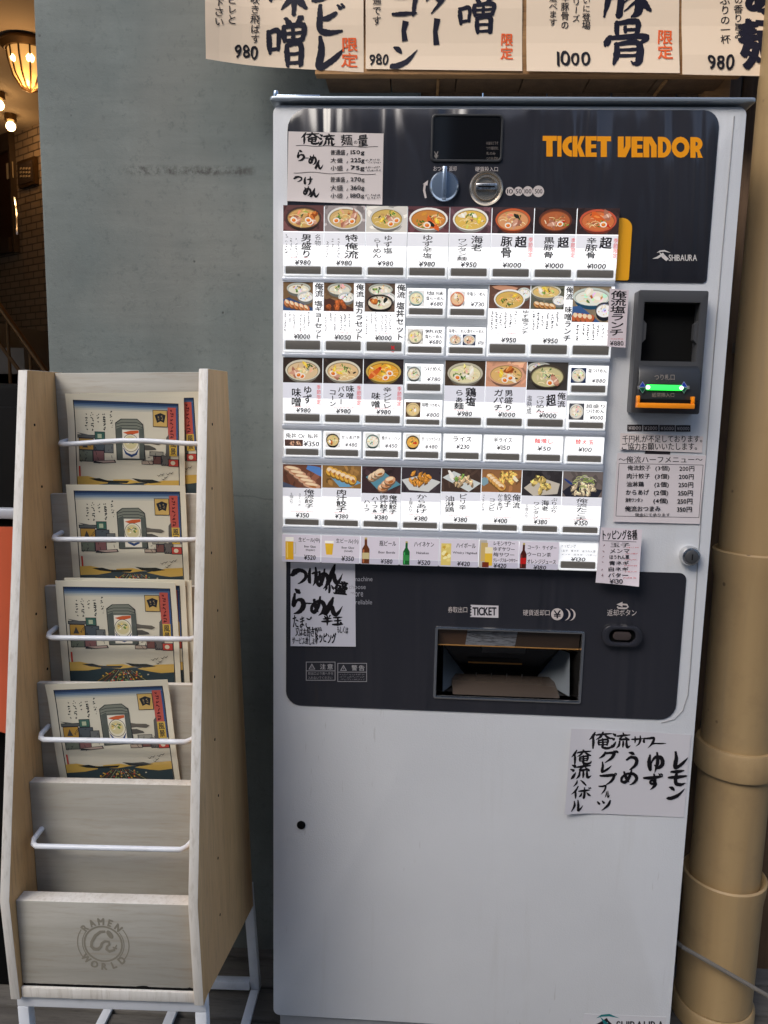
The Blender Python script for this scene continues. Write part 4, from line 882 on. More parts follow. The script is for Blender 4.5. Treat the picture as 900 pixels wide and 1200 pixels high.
for i, (t, pr, lab) in enumerate((('塩ギョーセット', '¥1000', 'salt ramen and dumpling set button priced 1000 yen'), ('塩カラセット', '¥1050', 'salt ramen and fried chicken set button priced 1050 yen'), ('塩丼セット', '¥1000', 'salt ramen and rice bowl set button with red sold out cross'))):
    b = button(xcol(i), PIT-.0008, z1, z0, sz1, sz0, lab); F = Card(xcol(i)+.0002, z1, PIT-.0012, z1-zt, seed=20+i, glow=.75); w = F.w
    p = Pic(F, 0, 0, 35, 33, ((120, 92, 62), (110, 84, 58), (96, 78, 66))[i])
    p.bowl((186, 190, 178), (226, 220, 200), 'wg', cx=.52, cy=.22, rx=.40, ry=.2, nood=3); p.bowl((206, 208, 200), (240, 238, 230), 'ww', cx=.75, cy=.5, rx=.27, ry=.18, nood=0)
    if i < 2:
        p.poly([(0, .62), (.2, .55), (1, .9), (1, 1), (0, 1)], (52, 78, 120) if i == 0 else (80, 50, 40))
        if i == 0: p.gyoza(5, .14, .74, .78, .92, (206, 130, 84), .13, .12, .9)
        else: p.lumps(9, (170, 88, 44), .4, .8, .34, .14, .12)
    else:
        p.bowl((44, 36, 34), (226, 214, 190), 'wwfn', cx=.5, cy=.66, rx=.44, ry=.27, nood=3)
    F.vt(ORE, 37, 1, 47, 17, bold=2, jit=1); F.vt(t, 36.5, 21, 46.5, 66, bold=2, jit=.6)
    for k, (x, a_, c_) in enumerate(((29, 34, 52), (24, 36, 56), (19.5, 37, 56), (12, 34, 55), (7, 35, 46), (1.5, 37, 58))): F.scrib(x, a_, x+2.2, c_, w=.42)
    F.scrib(12, 57.2, 35, 58.6, (200, 80, 80), .25); price(F, pr, 13, 32, 60.3); F.build('menu_card', b)
    if i == 2:
        X = Flat(lambda u, v: Vector((xcol(2)+u*PXM, -.0162, z1-v*PXM))); X.paper = (0, 0, 0); X.line([(32, 71), (36, 75)], 1.2, (220, 40, 50)); X.line([(36, 71), (32, 75)], 1.2, (220, 40, 50)); X.rect(32.6, 77.4, 35.6, 78.2, (220, 40, 50)); X.build('sold_out_mark', b)
za = rowz((337, 359, 360.4, 367.6, 370.6)); zb = rowz((381, 403, 404.4, 411.6, 414.4))
small(3, za, 31, sm_bowl((232, 230, 226), (160, 190, 186), (232, 222, 186), 'wg', ('塩味', '塩らーめん'), '¥680'), 'small salt ramen button priced 680 yen, upper of two')
small(3, zb, 32, sm_bowl((228, 226, 220), (190, 184, 168), (232, 220, 180), 'wyg', ('熟成', '塩らーめん'), '¥680'), 'small aged salt ramen button priced 680 yen, lower of two')
small(4, za, 33, sm_bowl((236, 232, 228), (222, 130, 96), (232, 190, 150), 'ww', ('辛塩らーめん',), '¥730', 19), 'small spicy salt ramen button priced 730 yen')
def two(F):
    F.ht('味噌らーめん/激辛らーめん', 2, 2, F.w-2, 6.6, jit=.6, bold=1)
    for k in (0, 1): Pic(F, 2+k*16, 8, 17+k*16, F.h-1, (70, 74, 92) if k else (206, 214, 222), .3).bowl((226, 228, 226), (226, 200, 170), 'wmn', rx=.46, ry=.44, cy=.48, nood=4)
    F.scrib(35.5, 12, 42, 13.6, w=.25); price(F, '¥750', 36, F.w-2, F.h-6, 4, (90, 88, 90))
small(4, zb, 34, two, 'small button showing two miso ramen bowls side by side')
for i, (bg, rim, br_, tops, lab) in ((5, ((104, 74, 62), (238, 236, 230), (216, 178, 96), 'gyg', 'yuzu salt lunch button priced 950 yen')), (6, ((96, 96, 82), (216, 210, 190), (222, 190, 120), 'wyg', 'miso lunch button with dumplings priced 950 yen'))):
    b = button(xcol(i), PIT-.0008, z1, z0, sz1, sz0, lab); F = Card(xcol(i)+.0002, z1, PIT-.0012 if i == 5 else PIT-.0012, z1-zt, seed=40+i, glow=.75); w = F.w
    p = Pic(F, 0, 0, w if i == 5 else 38, 27, bg)
    if i == 5: p.blob(.4, .12, .3, .12, (206, 150, 120), rot=0); p.bowl((206, 214, 206), (240, 238, 230), 'w', cx=.85, cy=.34, rx=.17, ry=.24, nood=0); p.bowl(rim, br_, tops, cx=.5, cy=.6, rx=.38, ry=.42)
    else: p.bowl(rim, br_, tops, cx=.45, cy=.25, rx=.45, ry=.28); p.bowl((224, 226, 222), (242, 240, 234), 'w', cx=.86, cy=.62, rx=.2, ry=.2, nood=0); p.gyoza(4, .2, .8, .65, .88, (206, 150, 90), .12, .14, .5)
    if i == 5: F.vt('ゆず塩ランチ', 38, 28, 47, 56, bold=1, jit=1)
    else: F.vt(ORE, 39.5, 1, 48, 16, bold=2, jit=1); F.vt('味噌ランチ', 39, 23, 48, 64, bold=2, jit=.6)
    for x, a_, c_ in ((30, 30, 46), (24.5, 33, 48), (18.5, 31, 50), (13, 32, 47), (8, 31, 50), (3, 30, 52)): F.scrib(x, a_, x+2.6, c_, w=.55)
    F.scrib(8, 54.6, 34, 56, (180, 110, 110), .25); price(F, '¥950', 16, 33, 60.3); F.build('menu_card', b)
b = button(xcol(7), PIT-.0008, z1, z0, sz1, sz0, 'salt lunch button with large photo of rice, soup and dumplings'); F = Card(xcol(7)+.0002, z1, PIT-.0012, z1-zt, seed=48, glow=.75); w = F.w
p = Pic(F, 0, 0, w-4, 43, (140, 124, 100)); p.bowl((196, 206, 196), (230, 230, 216), 'ww', cx=.5, cy=.28, rx=.5, ry=.24, side=(30, 70, 96), nood=4); p.bowl((54, 58, 70), (244, 242, 238), 'w', cx=.85, cy=.62, rx=.24, ry=.2, nood=0)
p.poly([(0, .55), (.2, .52), (.75, .95), (.6, 1), (0, 1)], (60, 92, 140)); p.gyoza(4, .1, .82, .48, .86, (196, 98, 60), .1, .15, .9)
F.rect(0, 41, w, F.h, F.paper)
for x, a_, c_ in ((41, 44, 56), (35, 44, 60), (29, 44, 58), (24, 43, 62), (18, 44, 62), (12.5, 43, 58), (6, 44, 62)): F.scrib(x, a_, x+2.6, c_, w=.45 if x > 26 else .8)
F.build('menu_card', b)
# --- row 3
z1, zt, sz1, sz0, z0 = rowz((419.5, 483.6, 485, 493.2, 496.6))
def tall3(i, lab, bg, rim, br_, tops, texts, pr, seas=False, ph=29, side=None):
    b = button(xcol(i), PIT-.0008, z1, z0, sz1, sz0, lab); F = Card(xcol(i)+.0002, z1, PIT-.0012, z1-zt, seed=60+i, glow=.7); w = F.w
    p = Pic(F, 0, 0, w, ph, bg)
    if side: p.bowl((196, 196, 186), (216, 214, 200), 'g', cx=.3, cy=.2, rx=.3, ry=.2, nood=0)
    p.bowl(rim, br_, tops, rx=.44, ry=.42, cy=.5, nood=14)
    F.rect(0, ph, w, ph+18, (222, 222, 230), .3)
    for t, x0, y0, x1, y1, bo in texts: F.vt(t, x0, y0, x1, y1, bold=bo, jit=1)
    if seas: season(F, 40, 31, 54)
    F.scrib(12, 56.3, 38, 57.6, (190, 110, 110), .25); price(F, pr, 16, 33 if len(pr) < 5 else 36, 58.4, 5.2); F.build('menu_card', b)
tall3(0, 'yuzu miso ramen button with two eggs, seasonal, 980 yen', (52, 40, 34), (206, 200, 180), (216, 188, 146), 'mgyee', [('ゆず', 24, 32, 35, 53, 2), ('味噌', 10, 35, 22, 57, 2)], '¥980', True)
tall3(1, 'butter corn miso ramen button, seasonal, 980 yen', (50, 40, 36), (214, 206, 184), (220, 186, 136), 'mgeyy', [('味噌', 27, 31, 37, 47, 2), ('バター', 17, 32, 26, 54, 2), ('コーン', 7, 36, 16, 56, 2)], '¥980', True)
tall3(2, 'spicy numbing miso ramen button, seasonal, 980 yen', (46, 38, 40), (200, 168, 84), (226, 160, 52), 'yroeey', [('辛シビレ', 23, 32, 34, 57, 2), ('味噌', 9, 38, 21, 57, 2)], '¥980', True)
tall3(4, 'chicken salt ramen button priced 980 yen', (70, 56, 44), (190, 182, 160), (224, 214, 172), 'wggwe', [('鶏塩', 25, 31, 37, 52, 3), ('らぁ麺', 12, 33, 23, 56, 2)], '¥980')
tall3(5, 'heaped fried chicken ramen button priced 1000 yen', (206, 150, 120), (216, 160, 130), (218, 176, 110), 'yfwyee', [('男盛り', 22, 32, 33, 57, 2), ('ガパチ', 10, 32, 21, 57, 2)], '¥1000')
tall3(6, 'large dipping noodle button priced 1000 yen', (62, 58, 54), (70, 62, 52), (200, 190, 140), 'gwme', [('俺流', 36, 34, 46, 52, 2), ('超', 23, 36, 35, 51, 3), ('つけめん', 11, 38, 22, 58, 1), ('塩熟成', 1, 38, 7, 60, 0)], '¥1000', ph=32, side=True)
za = rowz((424, 446, 447.4, 455, 458.6)); zb = rowz((465, 487, 488.2, 495.2, 498.6))
small(3, za, 70, sm_bowl((214, 222, 222), (120, 124, 120), (226, 218, 196), 'wwg', ('つけめん',), '¥780', 19), 'small dipping noodle button priced 780 yen, over the miso one')
small(3, rowz((465.5, 487, 488.4, 495, 496.6)), 71, sm_bowl((92, 70, 52), (214, 190, 140), (222, 196, 140), 'wy', ('味噌つけめん',), '¥800', 19), 'small miso dipping noodle button priced 800 yen')
small(7, rowz((422.4, 444, 445.4, 453, 457)), 72, sm_bowl((40, 52, 82), (214, 216, 212), (226, 216, 190), 'wn', ('塩つけめん',), '¥880', 19), 'small salt dipping noodle button priced 880 yen')
small(7, rowz((463, 486, 487.4, 495, 496.6)), 73, sm_bowl((76, 78, 84), (222, 220, 212), (226, 216, 196), 'ww', ('超盛り', 'つけめん'), '¥1000', 19), 'small large-portion dipping noodle button priced 1000 yen')
# --- row 4
zz = rowz((503.8, 524, 525.4, 533.4, 535))
def r4a(F): F.ht('俺丼 Or 私丼', 2, 3, F.w-3, 9, bold=1, jit=.6); Pic(F, 1, 10.5, 23, F.h-1.5, (86, 62, 56), .3).lumps(9, (206, 160, 130), .5, .5, .4, .3, .14); price(F, '¥350', 24, F.w-2, 12.2)
def r4p(bg, rim, br_, tops, t, pr): 
    def d(F): Pic(F, 2, 1.2, 20, F.h-.8, bg, .35).bowl(rim, br_, tops, rx=.44, ry=.42, nood=2); F.ht(t, 21.5, 4, F.w-1, 8.6, bold=1, jit=.6); price(F, pr, 26, F.w-4, F.h-7, 4.6, (90, 88, 90))
    return d
def r4t(t, pr, col=BLACK):
    def d(F): F.ht(t, 11, 2.6, F.w-12, 8.4, col, 2, .6); F.scrib(16, 10, 26, 11, (180, 150, 150), .2); price(F, pr, 15, F.w-14, F.h-8, 5)
    return d
small(0, zz, 80, r4a, 'rice bowl button with brown photo strip priced 350 yen')
small(1, zz, 81, r4p((232, 230, 226), (40, 36, 36), (216, 190, 130), 'gfw', 'からあげ丼', '¥480'), 'fried chicken rice bowl button priced 480 yen')
small(2, zz, 82, r4p((226, 228, 222), (96, 116, 110), (232, 226, 210), 'wgw', '焼チャーハン', '¥450'), 'fried rice button with green topped dish priced 450 yen')
small(3, zz, 83, r4p((232, 230, 222), (70, 64, 50), (226, 170, 80), 'yr', 'ガーリックライス', '¥480'), 'garlic rice button with yellow dish priced 480 yen')
small(4, zz, 84, r4t('ライス', '¥230'), 'plain rice button with text only, 230 yen')
small(5, zz, 85, r4t('半ライス', '¥150'), 'half rice button with text only, 150 yen')
small(6, zz, 86, r4t('麺増し', '¥50', (200, 60, 60)), 'extra noodles button in red text, 50 yen')
small(7, zz, 87, r4t('替え玉', '¥100', (200, 60, 60)), 'noodle refill button in red text, 100 yen')
# --- row 5
z1, zt, sz1, sz0, z0 = rowz((543.6, 605.6, 607, 614.2, 615.8))
R5 = ['grilled dumpling button priced 350 yen', 'juicy dumpling button on blue plate priced 380 yen', 'half and half dumpling button priced 380 yen', 'fried chicken button priced 380 yen', 'chicken in oil sauce button priced 380 yen', 'dumpling and fried chicken combo button priced 400 yen', 'fried shrimp wonton button priced 380 yen', 'crisp vegetable topping dish button priced 350 yen']
for i in range(8):
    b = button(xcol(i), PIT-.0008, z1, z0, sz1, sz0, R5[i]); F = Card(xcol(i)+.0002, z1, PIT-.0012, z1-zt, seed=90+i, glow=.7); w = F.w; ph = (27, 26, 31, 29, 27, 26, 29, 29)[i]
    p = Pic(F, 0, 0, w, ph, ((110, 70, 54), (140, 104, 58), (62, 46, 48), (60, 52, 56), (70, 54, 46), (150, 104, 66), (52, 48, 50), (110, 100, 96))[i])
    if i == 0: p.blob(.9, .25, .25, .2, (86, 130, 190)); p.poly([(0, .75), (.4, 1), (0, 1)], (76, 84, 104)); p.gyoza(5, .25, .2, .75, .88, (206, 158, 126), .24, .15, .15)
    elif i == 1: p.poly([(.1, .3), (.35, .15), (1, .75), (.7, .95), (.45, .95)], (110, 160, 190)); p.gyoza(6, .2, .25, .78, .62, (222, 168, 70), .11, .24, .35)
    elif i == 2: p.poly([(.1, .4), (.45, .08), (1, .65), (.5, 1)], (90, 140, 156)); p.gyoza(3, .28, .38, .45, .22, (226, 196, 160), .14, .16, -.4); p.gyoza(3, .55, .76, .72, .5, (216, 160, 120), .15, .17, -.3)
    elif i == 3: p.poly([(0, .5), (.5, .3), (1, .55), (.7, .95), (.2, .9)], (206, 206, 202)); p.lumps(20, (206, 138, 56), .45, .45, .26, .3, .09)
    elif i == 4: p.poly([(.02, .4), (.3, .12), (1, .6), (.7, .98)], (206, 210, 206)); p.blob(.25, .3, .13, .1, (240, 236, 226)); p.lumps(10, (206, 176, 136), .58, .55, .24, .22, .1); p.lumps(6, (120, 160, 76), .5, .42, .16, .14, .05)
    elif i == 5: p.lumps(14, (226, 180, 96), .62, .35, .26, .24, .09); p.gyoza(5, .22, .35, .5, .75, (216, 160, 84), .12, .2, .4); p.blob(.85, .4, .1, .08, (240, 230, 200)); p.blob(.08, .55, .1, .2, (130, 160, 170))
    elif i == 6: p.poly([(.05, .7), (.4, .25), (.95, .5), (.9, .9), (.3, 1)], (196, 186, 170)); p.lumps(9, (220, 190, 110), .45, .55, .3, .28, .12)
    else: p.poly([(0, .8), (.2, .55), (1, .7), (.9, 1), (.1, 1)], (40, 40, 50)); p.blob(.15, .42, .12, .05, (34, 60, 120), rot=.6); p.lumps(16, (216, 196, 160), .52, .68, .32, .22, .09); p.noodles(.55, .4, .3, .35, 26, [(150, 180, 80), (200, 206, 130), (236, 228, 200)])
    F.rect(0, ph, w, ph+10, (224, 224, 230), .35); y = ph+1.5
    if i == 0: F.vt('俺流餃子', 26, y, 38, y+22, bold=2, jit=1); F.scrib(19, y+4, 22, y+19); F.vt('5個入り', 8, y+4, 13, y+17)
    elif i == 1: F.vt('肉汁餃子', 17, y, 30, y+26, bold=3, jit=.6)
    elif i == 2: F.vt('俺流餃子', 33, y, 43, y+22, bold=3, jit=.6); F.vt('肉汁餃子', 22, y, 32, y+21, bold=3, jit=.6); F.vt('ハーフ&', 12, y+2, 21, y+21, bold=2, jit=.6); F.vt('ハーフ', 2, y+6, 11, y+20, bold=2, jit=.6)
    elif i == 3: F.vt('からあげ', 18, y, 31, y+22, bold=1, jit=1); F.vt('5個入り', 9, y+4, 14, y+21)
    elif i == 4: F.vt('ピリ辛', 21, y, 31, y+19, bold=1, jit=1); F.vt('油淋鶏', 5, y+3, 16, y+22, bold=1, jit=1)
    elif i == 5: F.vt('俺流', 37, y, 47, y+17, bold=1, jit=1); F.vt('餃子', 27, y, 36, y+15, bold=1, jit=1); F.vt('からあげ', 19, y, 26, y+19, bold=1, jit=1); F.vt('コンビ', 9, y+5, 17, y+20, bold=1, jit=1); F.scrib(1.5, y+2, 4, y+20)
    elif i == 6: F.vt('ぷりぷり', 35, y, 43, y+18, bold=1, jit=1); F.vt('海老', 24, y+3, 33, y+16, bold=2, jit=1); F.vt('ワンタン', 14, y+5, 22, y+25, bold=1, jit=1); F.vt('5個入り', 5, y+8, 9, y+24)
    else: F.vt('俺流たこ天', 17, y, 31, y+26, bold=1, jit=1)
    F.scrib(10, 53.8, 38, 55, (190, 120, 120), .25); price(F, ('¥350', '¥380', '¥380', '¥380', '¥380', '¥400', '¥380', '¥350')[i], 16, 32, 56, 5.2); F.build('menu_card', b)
# --- row 6: drinks, unlit cards
z1, zt, sz1, sz0, z0 = rowz((624.4, 655.8, 646.5, 654, 656.6))
R6 = ['medium draught beer button with tall golden glass, 520 yen', 'small draught beer button with short golden glass, 350 yen', 'bottled beer button with brown bottle, 580 yen', 'green bottle beer button, 520 yen', 'whisky highball button with iced glass, 420 yen', 'citrus sour button with two glasses, 420 yen', 'soft drink button with dark cola bottle, 180 yen', 'topping button with text only, 130 yen']
def bottle(F, x, y, w, h, col, lab):
    F.poly([(x+w*.34, y), (x+w*.66, y), (x+w*.68, y+h*.28), (x+w, y+h*.44), (x+w, y+h), (x, y+h), (x, y+h*.44), (x+w*.32, y+h*.28)], col, .1)
    F.rect(x+w*.14, y+h*.46, x+w*.3, y+h*.96, tuple(min(255, v*1.7+18) for v in col), .1); F.rect(x+w*.04, y+h*.58, x+w*.96, y+h*.82, lab, .1); F.rect(x+w*.33, y, x+w*.67, y+h*.07, (196, 176, 110), .1)
for i in range(8):
    b = button(xcol(i), PIT-.0008, z1, z0, sz1, sz0, R6[i])
    if i == 7:
        F = Card(xcol(i)+.0016, z1-.001, PIT-.0045, z1-zrow(645.4), seed=117, glow=.6, paper=(236, 238, 240)); F.ht('トッピング', 2, 2, 19, 6, jit=.5); F.ht('(玉子･青ネギ･ほうれん草', 2, 8, F.w-2, 11, jit=.5); F.ht('メンマ･白ネギ･バター)', 2, 12.4, F.w-1, 15, jit=.5); price(F, '¥130', 14, 31, 16.6, 4.2)
        F.build('menu_card', b); continue
    F = Card(xcol(i)+.0002, z1, PIT-.0012, z1-zt, Y=-.0190, seed=110+i, glow=.06, paper=(226, 218, 228)); w = F.w
    F.rect(0, 24.6, w, F.h, (204, 200, 214)); F.rect(0, 24.6, w, 25, (240, 240, 244))
    if i == 0:
        F.rect(4, 6, 14, 29, (226, 172, 40), .15); F.rect(4, 3, 14, 8, (250, 246, 236), .15); F.frame(13.6, 9, 17, 22, 1, (206, 200, 190)); F.rect(5.5, 9, 7, 27, (246, 212, 110), .15)
        F.ht('生ビール(中)', 20, 3, 46, 9, bold=1, jit=.6); F.ht('Beer Glass', 27, 12, 41, 14.4, bold=1); F.ht('(Regular)', 29, 16, 40, 18.6, bold=1); price(F, '¥520', 27, 41, 23)
    elif i == 1:
        F.poly([(4.5, 8), (15, 8), (13.5, 22), (6.2, 22)], (226, 180, 52), .15); F.rect(4.4, 6, 15.1, 9, (250, 246, 236), .15)
        F.ht('生ビール(小)', 18, 3, 45, 9, bold=1, jit=.6); F.ht('Beer Glass', 25, 12, 40, 14.4, bold=1); F.ht('(Small)', 28, 16, 38, 18.6, bold=1); price(F, '¥350', 25, 40, 23)
    elif i == 2: bottle(F, 2, 1, 9, 30, (104, 56, 30), (206, 190, 140)); F.ht('瓶ビール', 23, 4, 43, 10, bold=1, jit=.6); F.ht('Beer Bottle', 22, 16, 42, 18.6, bold=1); price(F, '¥580', 25, 39, 25, 5.2)
    elif i == 3: bottle(F, 4, 4, 8, 27, (28, 96, 44), (56, 140, 70)); F.ht('ハイネケン', 17, 4, 41, 9.6, bold=1, jit=.6); F.ht('Heineken', 20, 15.4, 35, 18, bold=1); price(F, '¥520', 22, 37, 25, 5.2)
    elif i == 4:
        F.rect(2, 5, 14, 30, (222, 198, 110), .15)
        for _ in range(12): F.blob(F.r.uniform(4, 12), F.r.uniform(8, 27), 2.2, 2, F.r.choice([(244, 232, 170), (206, 166, 60), (236, 214, 130)]), glow=.15)
        F.ht('ハイボール', 20, 4, 43, 9.6, bold=1, jit=.6); F.ht('Whisky Highball', 16, 14, 45, 17, bold=1); price(F, '¥420', 22, 37, 25, 5.2)
    elif i == 5:
        F.rect(0, 0, 9, 31, (190, 182, 170)); F.rect(2, 3, 10, 24, (206, 176, 110), .1); F.rect(7, 8, 16, 29, (226, 184, 60), .15); F.rect(7, 8, 16, 15, (236, 222, 180), .15); F.rect(4, 25, 12, 31, (120, 50, 30))
        for k, t in enumerate(('レモンサワー', 'ゆずサワー', '梅サワー', 'グレープフルーツサワー')): F.ht(t, 17, 1+k*6.3, 42 if k < 3 else 46, 5.6+k*6.3, bold=1, jit=.6)
        price(F, '¥420', 18, 33, 26.2, 4.8)
    else:
        bottle(F, 1.5, 2, 7.5, 29, (72, 26, 20), (190, 30, 30))
        for k, t in enumerate(('コーラ･サイダー', 'ウーロン茶', 'オレンジジュース')): F.ht(t, 10, 4+k*8, 44 if k != 1 else 38, 9+k*8, bold=1, jit=.6)
        price(F, '¥180', 18, 33, 27, 4.4)
    F.build('menu_card', b)

# ------------------------------------------------------------------ paper notices taped to the machine
NG = 'paper notices taped to the ticket machine'
def notice(F, name, label, group=NG, cat='notice', mat=None, lift=(70, .0025, .4)):
    c = F.corners; org = P(sum(q[0] for q in c)/len(c), max(q[1] for q in c), 0)
    o = tag(F.build(name, None, mat, back=F.corners, origin=org), label, cat, group)
    ang, h_, w_ = lift; bend(o, ang, lambda t: h_*max(0, 1-t/w_)**2+.0005*(1+math.sin(6*t)))
    return o
# amounts of noodles
F = sheet('n', [(338, 154), (449.5, 156.5), (448, 240), (336.8, 236)], -.0022, (214, 204, 200), 3)
zx, zy = (lambda x: 335+x*.13333), (lambda y: 150+y*.13333)
brush(F, '俺', zx(135), zy(42), zx(290), zy(140), fat=1.75); brush(F, '流', zx(290), zy(55), zx(432), zy(155), fat=1.75); F.ht('麺', zx(480), zy(55), zx(585), zy(155), bold=1, jit=1, wave=1); F.ht('の', zx(598), zy(112), zx(628), zy(140), bold=1); F.ht('量', zx(632), zy(62), zx(718), zy(162), bold=1, jit=1, wave=1)
F.line([(zx(x), zy(155+.018*(x-90)+4*math.sin(x*.03))) for x in range(90, 840, 30)], .6, BLACK); F.line([(zx(x), zy(392+.02*(x-70)+6*math.sin(x*.02))) for x in range(70, 820, 30)], .6, BLACK)
for t, x0, y0, x1, y1 in (('ら', 95, 195, 170, 290), ('ー', 160, 260, 205, 270), ('め', 200, 235, 268, 325), ('ん', 255, 285, 328, 362), ('つ', 75, 425, 150, 475), ('け', 160, 430, 238, 505), ('め', 155, 515, 222, 600), ('ん', 215, 535, 295, 610)): brush(F, t, zx(x0), zy(y0), zx(x1), zy(y1), fat=1.9)
for t, n_, y, tail in (('普通盛', '150g', 192, 0), ('大盛', '225g', 262, 1), ('小盛', '75g', 330, 2), ('普通盛', '270g', 432, 0), ('大盛', '360g', 505, 0), ('小盛', '180g', 575, 2)):
    F.ht(t, zx(392), zy(y), zx(520 if len(t) == 3 else 500), zy(y+46), bold=1, jit=1); F.line([(zx(545), zy(y+30)), (zx(535), zy(y+50))], .7, BLACK)
    F.ht(n_, zx(570), zy(y+4), zx(690), zy(y+50), bold=2, jit=1)
    if tail: F.scrib(zx(700), zy(y+8), zx(835), zy(y+26), w=.4); F.scrib(zx(715), zy(y+34), zx(830), zy(y+50), w=.4)
notice(F, 'paper_notice', 'brush written paper listing noodle amounts in grams, at the upper left panel')
# tsukemen notice
F = sheet('n', [(340.5, 659), (416, 660.5), (417, 757.5), (340.8, 756.5)], -.0022, (190, 190, 200), 4)
zx, zy = (lambda x: 335+x*.1), (lambda y: 655+y*.1)
for t, x0, y0, x1, y1 in (('つ', 70, 110, 262, 295), ('け', 265, 95, 385, 315), ('め', 360, 115, 500, 350), ('ん', 480, 70, 665, 290), ('小', 460, 275, 560, 400), ('盛', 565, 250, 725, 425), ('ら', 65, 350, 230, 640), ('ー', 235, 505, 310, 535), ('め', 290, 440, 460, 660), ('ん', 440, 455, 665, 660), ('半', 425, 660, 545, 775), ('玉', 550, 675, 670, 775)):
    brush(F, t, zx(x0), zy(y0), zx(x1), zy(y1), fat=1.95)
for t, x0, y0, x1, y1 in (('たまご', 85, 660, 300, 795), ('又はお好きな', 115, 800, 380, 900), ('トッピング', 350, 850, 585, 975), ('サービス致します', 75, 905, 380, 990), ('1個', 310, 785, 420, 835), ('もしくは', 600, 785, 730, 860)): F.ht(t, zx(x0), zy(y0), zx(x1), zy(y1), bold=2 if y1-y0 > 90 else 1, jit=1, wave=1, rise=1)
notice(F, 'paper_notice', 'black framed white notice in bold brush writing on the lower dark panel')
# vertical lunch tag
F = sheet('n', [(714.5, 338), (737, 340), (732.5, 407.5), (711, 406)], -.0150, (212, 200, 204), 5)
for k, ch in enumerate('俺流塩ランチ'): F.vt(ch, 716-k*.62, 340.5+k*8.9, 734.5-k*.62, 349.6+k*8.9, bold=3, jit=.5)
F.scrib(715.5, 396.6, 730, 397.8, (200, 60, 70), .3); F.ht('¥880', 714.5, 399.5, 730, 405, bold=1, jit=.5)
notice(F, 'price_tag', 'narrow vertical white tag for the 880 yen lunch, beside the button grid', cat='tag')
# thousand yen notice
F = sheet('n', [(726.8, 507.6), (824, 511.4), (822.6, 530.6), (726, 526.6)], -.0014, (212, 202, 200), 6)
F.ht('千円札が不足しております。', 729, 510, 822.6, 518.4, bold=1); F.ht('ご協力お願いいたします。', 728.2, 518.6, 816.5, 527.4, bold=1)
notice(F, 'paper_notice', 'small printed two line notice directly under the bill acceptor')
# half menu
F = sheet('n', [(723.6, 531), (827.4, 534), (819.5, 614), (718, 611)], -.0012, (208, 200, 202), 7)
zx, zy = (lambda x: 715+x*.1584), (lambda y: 500+y*.1584)
F.ht('～俺流ハーフメニュー～', zx(62), zy(218), zx(682), zy(268), bold=1)
fr = [(zx(66), zy(272)), (zx(688), zy(284)), (zx(655), zy(672)), (zx(40), zy(660))]
for k in range(4): F.line([fr[k], fr[(k+1) % 4]], .6, (60, 56, 60))
for k, (a_, b_, c_) in enumerate((('俺流餃子', '(3個)', '200円'), ('肉汁餃子', '(3個)', '200円'), ('油淋鶏', '(2個)', '250円'), ('からあげ', '(2個)', '250円'), ('海老ワンタン', '(4個)', '250円'), ('俺流おつまみ', '', '350円'))):
    y = 286+k*60; o = -k*4.2
    F.ht(a_, zx(128+o), zy(y), zx((298 if k < 4 and k != 2 else 256 if k != 5 else 390)+o), zy(y+(38 if k != 4 else 30)), bold=2, jit=.5)
    if b_: F.ht(b_, zx(335+o), zy(y+3), zx(440+o), zy(y+45), bold=2, jit=.3)
    F.ht(c_, zx(513+o), zy(y+6), zx(622+o), zy(y+44), bold=2, jit=.3)
F.ht('現金にて承ります', zx(180), zy(638), zx(438), zy(662), bold=1, jit=.3)
notice(F, 'paper_notice', 'white half size menu sheet with ruled frame listing six snacks in yen')
# toppings
F = sheet('n', [(704.5, 618), (752.6, 620.5), (747.5, 686.5), (697.8, 682.6)], -.0200, (216, 206, 212), 8)
F.ht('トッピング各種', 706.5, 621, 746.5, 632.5, bold=2, jit=.6); F.line([(706, 633.6), (745.6, 635)], .6, BLACK)
for k, t in enumerate(('玉子', 'メンマ', 'ほうれん草', '青ネギ', '白ネギ', 'バター')):
    y = 636.2+k*7.0; F.ht(t, 715.5-k*.6, y, 738-k*.5, y+5, bold=2, jit=.5); F.scrib(706.5-k*.5, y+1, 710-k*.5, y+4, (110, 60, 70), .5); F.scrib(733-k*.6, y+4.6, 748-k*.6, y+6.2, (205, 70, 80), .3)
F.ht('¥130', 714, 678, 729, 683.4, bold=1, jit=.5)
notice(F, 'paper_notice', 'narrow topping list sheet with red small print below the half menu', lift=(140, .006, .35))
# sours
F = sheet('n', [(669, 853), (809.8, 861), (801.5, 958), (660.4, 951)], -.0012, (200, 198, 203), 9)
zx, zy = (lambda x: 655+x*.17778), (lambda y: 850+y*.17778)
for t, x0, y0, x1, y1 in (('俺', 200, 45, 345, 150), ('流', 345, 50, 470, 150), ('サ', 480, 68, 555, 138), ('ワ', 550, 75, 630, 150), ('ー', 622, 110, 705, 130),
                          ('俺', 80, 160, 210, 250), ('流', 75, 250, 210, 345), ('ハ', 90, 350, 175, 395), ('イ', 75, 395, 130, 470), ('ボ', 125, 405, 210, 475), ('ル', 72, 485, 155, 555),
                          ('グ', 262, 170, 380, 245), ('レ', 270, 240, 345, 305), ('プ', 268, 310, 378, 392), ('フ', 260, 390, 310, 450), ('ル', 300, 430, 335, 475), ('ツ', 248, 485, 340, 558),
                          ('う', 430, 175, 522, 290), ('め', 402, 290, 515, 390), ('ゆ', 582, 180, 690, 310), ('ず', 560, 318, 682, 422), ('レ', 748, 175, 848, 280), ('モ', 722, 290, 838, 395), ('ン', 722, 395, 828, 484)):
    brush(F, t, zx(x0), zy(y0), zx(x1), zy(y1), fat=1.6)
